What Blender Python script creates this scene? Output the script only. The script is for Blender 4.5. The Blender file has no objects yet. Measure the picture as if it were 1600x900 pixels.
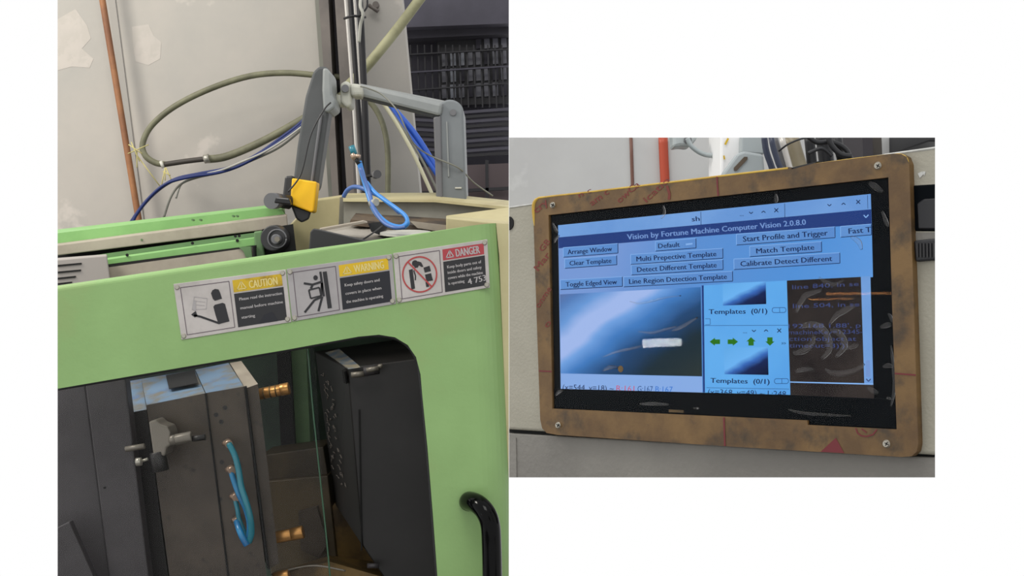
import bpy, bmesh, math, random
from mathutils import Vector, Matrix
random.seed(7)
S = bpy.context.scene
COL = S.collection
# ------------------------------------------------------------------ camera, sky, exposure
F = 2000.0
CAM = Vector((0, 0, 1.5))
cd = bpy.data.cameras.new('camera'); cam = bpy.data.objects.new('camera', cd); COL.objects.link(cam)
cam.location = CAM; cam.rotation_euler = (math.pi/2, 0, 0)
cd.sensor_width = 36; cd.lens = 36*F/1600; cd.clip_start = .02
S.camera = cam
w = bpy.data.worlds.new('white_sky'); S.world = w; w.use_nodes = True
w.node_tree.nodes['Background'].inputs[0].default_value = (1, 1, 1, 1)
w.node_tree.nodes['Background'].inputs[1].default_value = 1.0
S.view_settings.view_transform = 'Standard'; S.view_settings.look = 'None'
S.view_settings.exposure = 0; S.view_settings.gamma = 1
def area(name, loc, target, size, power, col=(1, 1, 1)):
    l = bpy.data.lights.new(name, 'AREA'); l.size = size; l.energy = power; l.color = col
    o = bpy.data.objects.new(name, l); COL.objects.link(o); o.location = loc
    o.rotation_euler = (Vector(target)-Vector(loc)).to_track_quat('-Z', 'Y').to_euler()
    return o
area('left_wall_fill', (-1.9, 1.9, 2.9), (-1.1, 3.2, 1.9), .5, 30, (1, .95, .86))  # unseen fill light, added to brighten the left of the wall
area('overhead_key', (-.3, .6, 3.6), (-.3, 2.4, 1.6), 1.0, 22, (1, .98, .94))  # unseen key light, added so that tops come out brighter

# ------------------------------------------------------------------ materials
def lin(c):
    return tuple(((x/255)/12.92 if x/255 <= .04045 else ((x/255+.055)/1.055)**2.4) for x in c) + (1,)
ALB = .88
def alb(c): return lin(c) if False else tuple(x*ALB for x in lin(c)[:3])+(1,)
def mat(name, c, rough=.5, metal=0, c2=None, scale=8, lo=.4, hi=.6, bump=0, bscale=60, spec=.5, emit=0, c3=None, scale3=30, lo3=.55, hi3=.7, coat=0):
    L_ = lin if emit else alb
    m = bpy.data.materials.new(name); m.use_nodes = True
    nt = m.node_tree; N = nt.nodes; L = nt.links; b = N['Principled BSDF']
    b.inputs['Base Color'].default_value = L_(c); b.inputs['Roughness'].default_value = rough
    b.inputs['Metallic'].default_value = metal; b.inputs['Specular IOR Level'].default_value = spec
    b.inputs['Coat Weight'].default_value = coat
    tc = N.new('ShaderNodeTexCoord'); src = None
    def layer(prev, col, sc, l, h):
        n = N.new('ShaderNodeTexNoise'); n.inputs['Scale'].default_value = sc; n.inputs['Detail'].default_value = 6
        n.inputs['Roughness'].default_value = .6
        L.new(tc.outputs['Object'], n.inputs['Vector'])
        r = N.new('ShaderNodeMapRange'); r.inputs[1].default_value = l; r.inputs[2].default_value = h
        L.new(n.outputs[0], r.inputs[0])
        x = N.new('ShaderNodeMix'); x.data_type = 'RGBA'
        if prev is None: x.inputs[6].default_value = L_(c)
        else: L.new(prev, x.inputs[6])
        x.inputs[7].default_value = L_(col); L.new(r.outputs[0], x.inputs[0])
        return x.outputs[2]
    if c2: src = layer(src, c2, scale, lo, hi)
    if c3: src = layer(src, c3, scale3, lo3, hi3)
    if src: L.new(src, b.inputs['Base Color'])
    if emit:
        b.inputs['Base Color'].default_value = (0, 0, 0, 1)
        b.inputs['Emission Color'].default_value = L_(c); b.inputs['Emission Strength'].default_value = emit
        if src:
            for l in list(b.inputs['Base Color'].links): L.remove(l)
            L.new(src, b.inputs['Emission Color'])
    if bump:
        n = N.new('ShaderNodeTexNoise'); n.inputs['Scale'].default_value = bscale; n.inputs['Detail'].default_value = 4
        L.new(tc.outputs['Object'], n.inputs['Vector'])
        bp = N.new('ShaderNodeBump'); bp.inputs['Strength'].default_value = bump; bp.inputs['Distance'].default_value = .002
        L.new(n.outputs[0], bp.inputs['Height']); L.new(bp.outputs[0], b.inputs['Normal'])
    return m
def glassy(name, fac, rough=.03, tint=(1, 1, 1), bump=0, bscale=20):
    m = bpy.data.materials.new(name); m.use_nodes = True
    nt = m.node_tree; N = nt.nodes; L = nt.links; N.clear()
    o = N.new('ShaderNodeOutputMaterial'); x = N.new('ShaderNodeMixShader')
    t = N.new('ShaderNodeBsdfTransparent'); t.inputs[0].default_value = (*tint, 1)
    g = N.new('ShaderNodeBsdfGlossy'); g.inputs['Roughness'].default_value = rough
    fr = N.new('ShaderNodeFresnel'); fr.inputs[0].default_value = fac
    L.new(fr.outputs[0], x.inputs[0]); L.new(t.outputs[0], x.inputs[1]); L.new(g.outputs[0], x.inputs[2]); L.new(x.outputs[0], o.inputs[0])
    if bump:
        n = N.new('ShaderNodeTexNoise'); n.inputs['Scale'].default_value = bscale
        tc = N.new('ShaderNodeTexCoord'); L.new(tc.outputs['Object'], n.inputs['Vector'])
        bp = N.new('ShaderNodeBump'); bp.inputs['Strength'].default_value = bump; bp.inputs['Distance'].default_value = .003
        L.new(n.outputs[0], bp.inputs['Height']); L.new(bp.outputs[0], g.inputs['Normal'])
    return m
def ramp_emit(name, vec, stops, strength=1, const=0):
    """picture shown on the display: colour ramp along a direction of the picture's own UV"""
    m = bpy.data.materials.new(name); m.use_nodes = True
    nt = m.node_tree; N = nt.nodes; L = nt.links; b = N['Principled BSDF']
    uv = N.new('ShaderNodeUVMap'); uv.uv_map = 'UVMap'
    d = N.new('ShaderNodeVectorMath'); d.operation = 'DOT_PRODUCT'; d.inputs[1].default_value = (vec[0], vec[1], 0)
    L.new(uv.outputs[0], d.inputs[0])
    n = N.new('ShaderNodeTexNoise'); n.inputs['Scale'].default_value = 3; L.new(uv.outputs[0], n.inputs['Vector'])
    ad = N.new('ShaderNodeMath'); ad.operation = 'MULTIPLY_ADD'; ad.inputs[1].default_value = .10
    ad2 = N.new('ShaderNodeMath'); ad2.operation = 'ADD'; ad2.inputs[1].default_value = const
    L.new(n.outputs[0], ad.inputs[0]); L.new(d.outputs['Value'], ad.inputs[2])
    r = N.new('ShaderNodeValToRGB'); L.new(ad.outputs[0], ad2.inputs[0]); L.new(ad2.outputs[0], r.inputs[0])
    e = r.color_ramp.elements; e[0].position = stops[0][0]; e[0].color = lin(stops[0][1]); e[1].position = stops[-1][0]; e[1].color = lin(stops[-1][1])
    for p, c in stops[1:-1]:
        k = e.new(p); k.color = lin(c)
    b.inputs['Base Color'].default_value = (0, 0, 0, 1); b.inputs['Roughness'].default_value = .4; b.inputs['Specular IOR Level'].default_value = 0
    L.new(r.outputs[0], b.inputs['Emission Color']); b.inputs['Emission Strength'].default_value = strength
    return m

M = {}
M['wall'] = mat('painted_wall', (180, 174, 166), .8, c2=(166, 163, 157), scale=1.5, bump=.15, c3=(193, 186, 178), scale3=2.6, lo3=.6, hi3=.63)
M['patch'] = mat('filler_patch', (190, 183, 175), .8, c2=(180, 174, 167), scale=6, c3=(182, 176, 168), scale3=26, lo3=.5, hi3=.56)
M['seam'] = mat('wall_joint', (160, 156, 150), .8)
M['dark_room'] = mat('dark_room', (62, 60, 70), .8, c2=(50, 48, 56), scale=3)  # the room's lack of light is put into this dark colour
M['beam_dark'] = mat('beam_dark', (82, 80, 92), .7, c2=(68, 66, 77), scale=3)
M['grille'] = mat('grille_black', (34, 33, 38), .6)
M['pane'] = mat('grey_pane', (100, 100, 112), .4, c2=(62, 62, 72), scale=7)  # grey pane tone with darker mottling
M['pane2'] = mat('bright_pane', (150, 155, 168), .4, c2=(96, 98, 108), scale=12)
M['panel_brown'] = mat('brown_sheet', (92, 80, 82), .7)
M['pipe'] = mat('orange_pipe', (160, 108, 66), .6, c2=(122, 78, 50), scale=6)
M['col'] = mat('steel_column', (112, 104, 98), .6, c2=(90, 84, 80), scale=5)
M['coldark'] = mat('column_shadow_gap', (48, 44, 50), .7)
M['chrome'] = mat('bright_conduit', (200, 196, 190), .35, .3)
M['blacktube'] = mat('black_tube', (30, 29, 32), .4, spec=.3)
M['hose'] = mat('khaki_hose', (118, 117, 92), .6, c2=(98, 97, 76), scale=20, bump=.3, bscale=90)
M['hose2'] = mat('pale_hose', (158, 156, 122), .6, c2=(134, 132, 100), scale=14)
M['sleeve'] = mat('black_sleeve', (58, 52, 46), .6)
M['white_pl'] = mat('white_plastic', (205, 203, 192), .5)
M['blue_dk'] = mat('blue_cable', (32, 46, 100), .45, spec=.3)
M['blue_br'] = mat('bright_blue_cable', (40, 92, 196), .45)
M['grey_c'] = mat('grey_cable', (122, 122, 112), .5)
M['white_c'] = mat('white_cable', (168, 167, 158), .5)
M['cream_c'] = mat('cream_cable', (206, 202, 172), .5)
M['string'] = mat('yellow_string', (190, 180, 120), .9)
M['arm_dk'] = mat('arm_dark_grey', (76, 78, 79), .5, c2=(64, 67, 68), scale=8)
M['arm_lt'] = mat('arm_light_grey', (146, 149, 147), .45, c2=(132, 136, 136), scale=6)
M['arm_wh'] = mat('arm_pale_cover', (188, 188, 176), .45)
M['arm_gr'] = mat('arm_grey_post', (120, 125, 128), .5, c2=(110, 115, 118), scale=5)
M['tape'] = mat('yellow_tape', (255, 200, 0), .5, c2=(246, 186, 0), scale=10)
M['black'] = mat('black_plastic', (38, 38, 40), .45)
M['lens'] = mat('lens_black', (10, 10, 12), .1)
M['grey_pl'] = mat('grey_plastic', (105, 105, 108), .4)
M['green'] = mat('green_paint', (146, 184, 116), .42, c2=(136, 172, 106), scale=5, lo=.35, hi=.65, bump=.12, bscale=160, c3=(158, 172, 112), scale3=2.5, lo3=.55, hi3=.8)
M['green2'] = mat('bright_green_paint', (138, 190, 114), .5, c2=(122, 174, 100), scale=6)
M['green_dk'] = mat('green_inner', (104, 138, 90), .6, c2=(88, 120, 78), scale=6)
M['beige'] = mat('beige_strip', (176, 166, 150), .6, c2=(150, 140, 126), scale=6, c3=(150, 118, 80), scale3=14, lo3=.66, hi3=.72)
M['vent'] = mat('vent_cover_grey', (165, 158, 152), .6)
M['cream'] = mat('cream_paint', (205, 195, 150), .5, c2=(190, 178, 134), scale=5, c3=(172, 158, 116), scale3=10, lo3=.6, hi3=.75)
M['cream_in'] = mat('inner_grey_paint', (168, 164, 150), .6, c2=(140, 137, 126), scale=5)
M['sheet'] = mat('light_sheet_metal', (178, 172, 162), .5, c2=(150, 144, 134), scale=9)
M['rust'] = mat('rusty_ledge', (100, 84, 66), .7, c2=(56, 50, 46), scale=16)
M['label'] = mat('label_aluminium', (196, 190, 186), .4, .15, c2=(178, 172, 168), scale=14)
M['label2'] = mat('label_aluminium_grey', (170, 166, 166), .4, .15, c2=(158, 154, 154), scale=14)
M['ink'] = mat('black_ink', (30, 30, 34), .5)
M['navy'] = mat('navy_ink', (14, 16, 28), .5)
M['line'] = mat('thin_line_ink', (92, 80, 88), .5)
M['yel'] = mat('yellow_ink', (206, 172, 20), .5, c2=(150, 120, 30), scale=30, lo=.45, hi=.6)
M['yel2'] = mat('plain_yellow_ink', (218, 180, 12), .5)
M['red'] = mat('red_ink', (172, 58, 66), .5)
M['redring'] = mat('red_ring_ink', (178, 62, 62), .5)
M['paleyel'] = mat('pale_yellow_ink', (224, 206, 130), .5)
M['wht'] = mat('white_ink', (176, 172, 172), .5)
M['screw'] = mat('screw_steel', (176, 172, 160), .3, .6)
M['platen'] = mat('platen_steel', (66, 63, 65), .5, .1, c2=(54, 51, 53), scale=7)
M['mold'] = mat('mold_steel', (76, 67, 57), .5, .1, c2=(60, 52, 44), scale=8, c3=(34, 30, 28), scale3=26, lo3=.6, hi3=.72)
M['blue_p'] = mat('worn_blue_paint', (110, 136, 162), .6, c2=(120, 118, 110), scale=22, lo=.42, hi=.58, c3=(84, 120, 164), scale3=10, lo3=.55, hi3=.65)
M['dkmold'] = mat('dark_mold_steel', (33, 31, 30), .45, .05, c2=(25, 23, 22), scale=8)
M['edge_hi'] = mat('glint_edge', (190, 178, 150), .35, .3, c2=(120, 135, 150), scale=30)
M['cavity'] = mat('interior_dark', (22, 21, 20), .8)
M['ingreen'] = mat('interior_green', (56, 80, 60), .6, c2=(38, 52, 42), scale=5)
M['brown'] = mat('oily_brown', (82, 70, 50), .5, c2=(58, 50, 38), scale=6)
M['brass'] = mat('brass_oily', (120, 94, 48), .45, .2, c2=(70, 54, 30), scale=12)
M['copper'] = mat('copper_pin', (205, 150, 85), .3, .7)
M['clamp'] = mat('clamp_steel', (128, 122, 112), .4, .4)
M['glove'] = mat('tube_blue', (30, 128, 178), .25, c2=(20, 96, 150), scale=14)
M['teal'] = mat('tube_teal', (34, 120, 138), .25)
M['hose_b'] = mat('air_hose_blue', (58, 138, 214), .35)
M['hose_b2'] = mat('air_hose_slate', (74, 108, 172), .35)
M['fitting'] = mat('fitting_steel', (186, 160, 140), .3, .6)
M['gloss'] = mat('gloss_black_handle', (4, 4, 5), .1, spec=.12)
M['acr'] = glassy('acrylic_sheet', 1.14, .1)
M['acr_edge'] = mat('green_acrylic_edge', (52, 92, 66), .3)
M['scratch'] = mat('stamped_marks', (120, 112, 104), .5)
# right-hand machine
M['coverB'] = mat('machine_cover_beige', (172, 168, 153), .6, c2=(163, 159, 144), scale=9, bump=.2, bscale=420)
M['lowerB'] = mat('lower_panel_grey', (138, 135, 128), .6, c2=(126, 123, 117), scale=7, bump=.3, bscale=200)
M['gap'] = mat('gap_black', (20, 20, 20), .9)
M['white_edge'] = mat('worn_white_edge', (215, 216, 212), .6, c2=(190, 190, 185), scale=60)
M['paper'] = mat('kraft_film', (124, 95, 54), .55, c2=(96, 71, 40), scale=26, lo=.38, hi=.62, c3=(58, 48, 36), scale3=42, lo3=.52, hi3=.72, bump=.08, bscale=300)
M['paper_y'] = mat('yellow_edge', (214, 178, 70), .5, c2=(190, 150, 50), scale=40)
M['redprint'] = mat('red_print', (116, 44, 34), .6)
M['maroon'] = mat('maroon_print', (112, 34, 42), .6)
M['bezel'] = mat('screen_black', (10, 14, 18), .4, spec=.03)
M['film'] = glassy('protective_film', 1.11, 0)
M['bubble'] = glassy('film_bubble', 1.32, .15, (.96, .96, .96), .5, 60)
M['ui'] = ramp_emit('ui_blue', (1, -.35), [(0, (118, 152, 212)), (.25, (92, 142, 208)), (.6, (82, 144, 214)), (1.1, (104, 158, 224))])
M['ui2'] = mat('ui_light', (118, 162, 220), emit=1, c2=(104, 150, 212), scale=12, spec=0)
M['uimid'] = mat('ui_cyan', (98, 172, 236), emit=1, c2=(88, 160, 228), scale=9, spec=0)
M['uirow'] = mat('ui_lilac', (134, 170, 226), emit=1, spec=0)
M['uiedge'] = mat('ui_edge_light', (132, 176, 232), emit=1, spec=0)
M['uishade'] = mat('ui_edge_dark', (44, 82, 142), emit=1, spec=0)
M['uibtn'] = mat('ui_button', (98, 146, 208), emit=1, c2=(90, 138, 203), scale=14, spec=0)
M['uititle'] = mat('ui_title_navy', (38, 62, 124), emit=1, spec=0)
M['uitxt'] = mat('ui_text_dark', (26, 42, 84), emit=1, spec=0)
M['uititxt'] = mat('ui_title_text', (116, 150, 208), emit=1, spec=0)
M['uigreen'] = mat('ui_green', (46, 112, 30), emit=1, spec=0)
M['uiterm'] = mat('ui_terminal', (38, 34, 34), emit=1, c2=(54, 48, 46), scale=22, spec=0)
M['uitermtxt'] = mat('ui_terminal_text', (60, 72, 120), emit=1, spec=0)
M['uired'] = mat('ui_red_text', (196, 92, 124), emit=1, spec=0)
M['uib'] = mat('ui_blue_text', (54, 118, 208), emit=1, spec=0)
M['imgL'] = ramp_emit('picture_diagonal', (-.535, .465), [(0, (44, 54, 54)), (.22, (30, 46, 56)), (.38, (36, 72, 116)), (.50, (66, 122, 190)), (.585, (112, 160, 222)), (.63, (160, 184, 234)), (.72, (160, 184, 234)), (.80, (104, 152, 214)), (.9, (82, 122, 182)), (1, (94, 104, 144))], const=.485)
M['imgS'] = ramp_emit('picture_small', (-.474, .526), [(0, (16, 22, 44)), (.3, (24, 38, 84)), (.44, (56, 104, 184)), (.56, (108, 178, 240)), (1, (96, 168, 230))], const=.424)
M['wallB'] = mat('pale_wall', (196, 197, 196), .8, c2=(186, 186, 186), scale=2.5, c3=(206, 207, 206), scale3=5, lo3=.58, hi3=.66)
M['redpipe'] = mat('red_pipe', (176, 66, 36), .5)
M['brownpipe'] = mat('brown_pipe', (110, 74, 62), .6)
M['galv'] = mat('galvanised', (160, 170, 172), .4, .3, c2=(185, 192, 192), scale=14)
M['whitebox'] = mat('white_box', (250, 250, 250), .5)
M['paleplate'] = mat('pale_grey_plate', (166, 174, 176), .5)
M['khaki_pole'] = mat('khaki_pole', (146, 136, 112), .4, c2=(126, 116, 94), scale=8)
M['cableB'] = mat('slate_cable', (42, 50, 72), .4)
M['blk'] = mat('black_bundle', (24, 25, 30), .5)
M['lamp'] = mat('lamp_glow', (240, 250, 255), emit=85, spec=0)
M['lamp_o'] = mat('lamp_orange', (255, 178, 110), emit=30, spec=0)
M['floor'] = mat('concrete_floor', (120, 118, 114), .8, c2=(104, 102, 98), scale=2)

# ------------------------------------------------------------------ mapping and builders
def P(px, py, Y):
    return CAM + Vector(((px-800)/F*Y, Y, (450-py)/F*Y))
# plane of the screen panel of the right-hand machine (its edges converge to two vanishing points)
d1 = Vector((1978, F, -(561.6-450)*1)).normalized(); d1 = Vector((-1978, F, -112)).normalized()
d2 = Vector((-.0129, .04, 1)).normalized()
NB = d1.cross(d2).normalized()
if NB.y > 0: NB = -NB
B0 = P(1135, 480, .92)
def QB(px, py, off=0):
    d = (P(px, py, 1)-CAM); o = B0 + NB*off
    return CAM + d*((o-CAM).dot(NB)/d.dot(NB))
def A(Y): return lambda px, py, off=0: P(px, py, Y-off)     # frontal plane at depth Y

def face(bm, vs):
    try: return bm.faces.new(vs)
    except ValueError: return None
def loft(bm, front, back, caps=True):
    f = [bm.verts.new(p) for p in front]; b = [bm.verts.new(p) for p in back]; n = len(f)
    ff = face(bm, f) if caps else None
    if caps: face(bm, b[::-1])
    for i in range(n):
        j = (i+1) % n; face(bm, [f[j], f[i], b[i], b[j]])
    return f, b
def prism(bm, pts, Y, depth):
    f = [P(x, y, Y) for x, y in pts]
    return loft(bm, f, [p+Vector((0, depth, 0)) for p in f])
def hexa(bm, front, Y0, back, Y1):
    return loft(bm, [P(x, y, Y0) for x, y in front], [P(x, y, Y1) for x, y in back])
def prismB(bm, pts, off, depth):
    f = [QB(x, y, off) for x, y in pts]
    return loft(bm, f, [p-NB*depth for p in f])
def bevel(bm, r, seg=2, sel=None):
    bmesh.ops.recalc_face_normals(bm, faces=bm.faces)
    e = [x for x in bm.edges if (sel is None or sel(x))]
    bmesh.ops.bevel(bm, geom=e, offset=r, segments=seg, affect='EDGES', profile=.5, clamp_overlap=True)
def flat(bm, pts, fn, off=0):
    vs = [bm.verts.new(fn(x, y, off)) for x, y in pts]
    f = face(bm, vs)
    uv = bm.loops.layers.uv.get('UVMap') or bm.loops.layers.uv.new('UVMap')
    xs = [p[0] for p in pts]; ys = [p[1] for p in pts]
    for l, (x, y) in zip(f.loops, pts):
        l[uv].uv = ((x-min(xs))/(max(xs)-min(xs)), (max(ys)-y)/(max(ys)-min(ys)))
    return f
def smooth_path(pts, k=6):
    out = []; n = len(pts)
    for i in range(n-1):
        p0 = pts[max(i-1, 0)]; p1 = pts[i]; p2 = pts[i+1]; p3 = pts[min(i+2, n-1)]
        for j in range(k):
            t = j/k
            out.append(.5*((2*p1)+(p2-p0)*t+(2*p0-5*p1+4*p2-p3)*t*t+(3*p1-p0-3*p2+p3)*t**3))
    out.append(pts[-1]); return out
def tube3(bm, pts, r, seg=12, k=6, flatten=None):
    q = smooth_path(pts, k) if len(pts) > 2 else pts
    rings = []; up = Vector((.3, .8, .51)); n = len(q)
    for i, p in enumerate(q):
        t = (q[min(i+1, n-1)]-q[max(i-1, 0)]).normalized()
        up = (up - t*up.dot(t)).normalized(); s = t.cross(up)
        rr = r if not callable(r) else r(i/(n-1))
        ring = []
        for a in range(seg):
            v = (up*math.cos(a*2*math.pi/seg)+s*math.sin(a*2*math.pi/seg))*rr
            if flatten: v -= flatten*(v.dot(flatten))*.75
            ring.append(bm.verts.new(p+v))
        rings.append(ring)
    for a, b in zip(rings, rings[1:]):
        for i in range(seg):
            j = (i+1) % seg; f = face(bm, [a[i], a[j], b[j], b[i]])
            if f: f.smooth = True
    face(bm, rings[0][::-1]); face(bm, rings[-1])
def tube(bm, pts, rpx, seg=12, k=6):
    """pts (px,py,Y); rpx radius as it measures at the first point's depth"""
    Y = pts[0][2]
    rr = rpx/F*Y if not callable(rpx) else (lambda t: rpx(t)/F*Y)
    tube3(bm, [P(*p) for p in pts], rr, seg, k)
def disc(bm, c, nrm, r, depth, seg=20, r2=None):
    """solid of revolution from c along nrm"""
    n = Vector(nrm).normalized(); u = n.orthogonal().normalized(); v = n.cross(u)
    f = [c+(u*math.cos(i*2*math.pi/seg)+v*math.sin(i*2*math.pi/seg))*r for i in range(seg)]
    r2 = r if r2 is None else r2
    b = [c+n*depth+(u*math.cos(i*2*math.pi/seg)+v*math.sin(i*2*math.pi/seg))*r2 for i in range(seg)]
    loft(bm, f, b)
def text(bm, s, p0, p1, h, fn, off=0, bold=0., up=None):
    """lettering: baseline from pixel p0 to p1, cap height h, laid on the surface fn"""
    cu = bpy.data.curves.new('t', 'FONT'); cu.body = s; cu.resolution_u = 2
    o = bpy.data.objects.new('t', cu); COL.objects.link(o)
    me = bpy.data.meshes.new_from_object(o.evaluated_get(bpy.context.evaluated_depsgraph_get()))
    bpy.data.objects.remove(o); bpy.data.curves.remove(cu)
    xs = [v.co.x for v in me.vertices]; x0, x1 = min(xs), max(xs)
    d = Vector((p1[0]-p0[0], p1[1]-p0[1])); ln = d.length; dn = d/ln
    u = Vector((dn.y, -dn.x)) if up is None else Vector(up).normalized()
    for sh in ((0, .07*h) if bold else (0,)):
      vs = []
      for v in me.vertices:
        q = Vector(p0)+dn*sh+d*((v.co.x-x0)/(x1-x0))+u*(v.co.y/.7*h)
        vs.append(bm.verts.new(fn(q.x, q.y, off+sh*.00002)))
      for p in me.polygons: face(bm, [vs[i] for i in p.vertices])
    bpy.data.meshes.remove(me)
def stroke(bm, pts, wpx, fn, off=0):
    for (x0, y0), (x1, y1) in zip(pts, pts[1:]):
        d = Vector((x1-x0, y1-y0))
        if d.length < 1e-6: continue
        n = Vector((-d.y, d.x)).normalized()*wpx/2
        flat(bm, [(x0+n.x, y0+n.y), (x1+n.x, y1+n.y), (x1-n.x, y1-n.y), (x0-n.x, y0-n.y)], fn, off)

WP = {}
PL = {'A': [('x', 90, -1), ('x', 795, 1)], 'B': [('x', 795.5, -1), ('x', 1461, 1), ('y', 215, 1), ('y', 746, -1)], None: []}
def cut(bm, side):
    """the two shop-floor pieces are sawn off square, like sections in a showroom"""
    for ax, c, sg in PL[side]:
        n = Vector((1, -(c-800)/F, 0)) if ax == 'x' else Vector((0, -(450-c)/F, 1))
        n.normalize(); n *= sg
        if all((v.co-CAM).dot(n) < 1e-6 for v in bm.verts): continue
        g = list(bm.verts)+list(bm.edges)+list(bm.faces)
        r = bmesh.ops.bisect_plane(bm, geom=g, dist=1e-7, plane_co=CAM, plane_no=n, clear_outer=True)
        ce = [e for e in r['geom_cut'] if isinstance(e, bmesh.types.BMEdge) and e.is_valid and e.is_boundary]
        if ce:
            try: bmesh.ops.holes_fill(bm, edges=ce, sides=0)
            except Exception: pass
def obj(name, bm, m, parent=None, side='A', normals=True, kind=None):
    cut(bm, side)
    if not bm.verts: bm.free(); return None
    if normals: bmesh.ops.recalc_face_normals(bm, faces=bm.faces)
    lo = Vector([min(v.co[i] for v in bm.verts) for i in range(3)]); hi = Vector([max(v.co[i] for v in bm.verts) for i in range(3)])
    c = (lo+hi)/2; c.z = lo.z
    for v in bm.verts: v.co -= c
    me = bpy.data.meshes.new(name); bm.to_mesh(me); bm.free()
    for x in (m if isinstance(m, (list, tuple)) else [m]): me.materials.append(M[x])
    o = bpy.data.objects.new(name, me); COL.objects.link(o)
    if parent: o.parent = parent; o.location = c-WP[parent.name]
    else: o.location = c
    WP[o.name] = c.copy()
    if kind: o['kind'] = kind
    return o
def thing(name, label, cat, loc, group=None):
    o = bpy.data.objects.new(name, None); COL.objects.link(o); o.location = loc; WP[o.name] = Vector(loc)
    o['label'] = label; o['category'] = cat
    if group: o['group'] = group
    return o
def tag(o, label, cat, group=None):
    o['label'] = label; o['category'] = cat
    if group: o['group'] = group
    return o
BM = bmesh.new
def pr(name, pts, Y, depth, m, parent=None, bev=0, side='A', seg=2):
    b = BM(); prism(b, pts, Y, depth)
    if bev: bevel(b, bev, seg)
    return obj(name, b, m, parent, side)
def hx(name, f, Y0, k, Y1, m, parent=None, bev=0, side='A'):
    b = BM(); hexa(b, f, Y0, k, Y1)
    if bev: bevel(b, bev)
    return obj(name, b, m, parent, side)
def tb(name, pts, r, m, parent=None, side='A', k=6, seg=12):
    b = BM(); tube(b, pts, r, seg, k)
    return obj(name, b, m, parent, side)
def fl(name, polys, fn, off, m, parent, side='A'):
    b = BM()
    for p in polys: flat(b, p, fn, off)
    return obj(name, b, m, parent, side, normals=False)

# ================================================================== SETTING, left section
b = BM()
loft(b, [Vector((-4, -2, 0)), Vector((4, -2, 0)), Vector((4, 4.6, 0)), Vector((-4, 4.6, 0))], [Vector((-4, -2, -.1)), Vector((4, -2, -.1)), Vector((4, 4.6, -.1)), Vector((-4, 4.6, -.1))])
o = obj('floor', b, 'floor', side=None); o['kind'] = 'structure'
o = pr('wall_back', [(40, -260), (600, -260), (628, 0), (656, 300), (760, 1380), (40, 1380)], 3.2, .08, 'wall'); o['kind'] = 'structure'
wall = o
for pts in ([(90, 30), (118, 14), (136, 40), (142, 60), (128, 76), (146, 92), (140, 106), (112, 104), (90, 110)],
            [(206, 42), (232, 38), (240, 56), (252, 66), (250, 92), (232, 102), (212, 96), (208, 70)]):
    pr('filler_patch', pts, 3.1995, .003, 'patch', wall)
o = pr('wall_seam', [(161, -60), (172, -60), (228, 372), (218, 372)], 3.196, .006, 'seam', wall)
o = pr('wall_far', [(560, -260), (900, -260), (900, 1200), (560, 1200)], 4.4, .08, 'dark_room'); o['kind'] = 'structure'
far = o
pr('ceiling_beam', [(600, -60), (860, -60), (860, 34), (600, 44)], 4.2, .15, 'beam_dark', far)
pr('ceiling_beam', [(600, 47), (860, 37), (860, 50), (600, 62)], 4.26, .1, 'dark_room', far)
# window of the dark room: frame, panes and bars
win = obj('window_1', (lambda b: (prism(b, [(682, 52), (860, 42), (860, 158), (686, 166)], 4.33, .03), b)[1])(BM()), 'grille'); win['kind'] = 'structure'
for i in range(11):
    for j in range(4):
        x = 690+i*13.2; y = 58-i*.6+j*25
        if j == 0 and i in (0, 1, 2, 3): continue
        mm = 'pane2' if (i, j) in ((1, 1), (1, 2), (1, 3), (2, 1), (8, 0), (8, 1)) else 'pane' if (i*3+j*5) % 4 else 'dark_room'
        pr('window_pane', [(x, y), (x+8.5, y-.6), (x+9.5, y+20), (x+1, y+21)], 4.322, .008, mm, win)
for i in range(15):
    x = 640+i*11
    pr('window_bar', [(x, 70), (x+2.2, 70), (x+5.2, 168), (x+3, 168)], 4.28, .012, 'grille', win)
for j in range(3):
    pr('window_bar', [(640, 84+j*28), (860, 72+j*26), (860, 74+j*26), (640, 86+j*28)], 4.265, .012, 'beam_dark' if j == 1 else 'grille', win)
shut = thing('roller_shutter', 'dark slatted roller shutter panel behind the grey arm post, below the barred window', 'shutter', P(720, 250, 4.3))
for j in range(10):
    y = 172+j*7.6
    pr('slat', [(640, y-3), (720, y+1.5), (860, y-9), (860, y-4.5), (720, y+6), (640, y+1.5)], 4.25, .015, 'grille' if j % 2 else 'beam_dark', shut)
pr('lower_panel', [(640, 262), (860, 252), (860, 340), (640, 340)], 4.24, .02, 'panel_brown', shut)
pr('panel_frame', [(758, 250), (763, 250), (764, 340), (759, 340)], 4.2, .02, 'grille', shut)
pr('panel_frame', [(640, 300), (860, 288), (860, 293), (640, 305)], 4.2, .02, 'grille', shut)

tag(tb('wall_pipe', [(152, -60, 3.14), (160, 0, 3.14), (217, 345, 3.14), (232, 440, 3.14)], 5, 'pipe', k=2), 'thin rusty orange pipe running down the pale wall', 'pipe')
colm = thing('steel_column', 'grey steel column on the wall behind the arm', 'column', P(535, 440, 3.1))
pr('flange', [(494, -60), (509, -60), (513, 0), (529, 300), (536, 430), (527, 430), (519, 300), (498, 0)], 3.04, .12, 'col', colm)
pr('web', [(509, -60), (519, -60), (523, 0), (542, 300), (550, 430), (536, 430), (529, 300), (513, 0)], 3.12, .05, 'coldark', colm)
pr('flange', [(519, -60), (541, -60), (544, 0), (553, 300), (560, 430), (550, 430), (542, 300), (523, 0)], 3.04, .12, 'col', colm)
pr('wall_shadow_gap', [(486, -60), (494, -60), (498, 0), (519, 300), (527, 430), (522, 430), (513, 300), (492, 0)], 3.17, .02, 'grey_c', colm)
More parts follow.
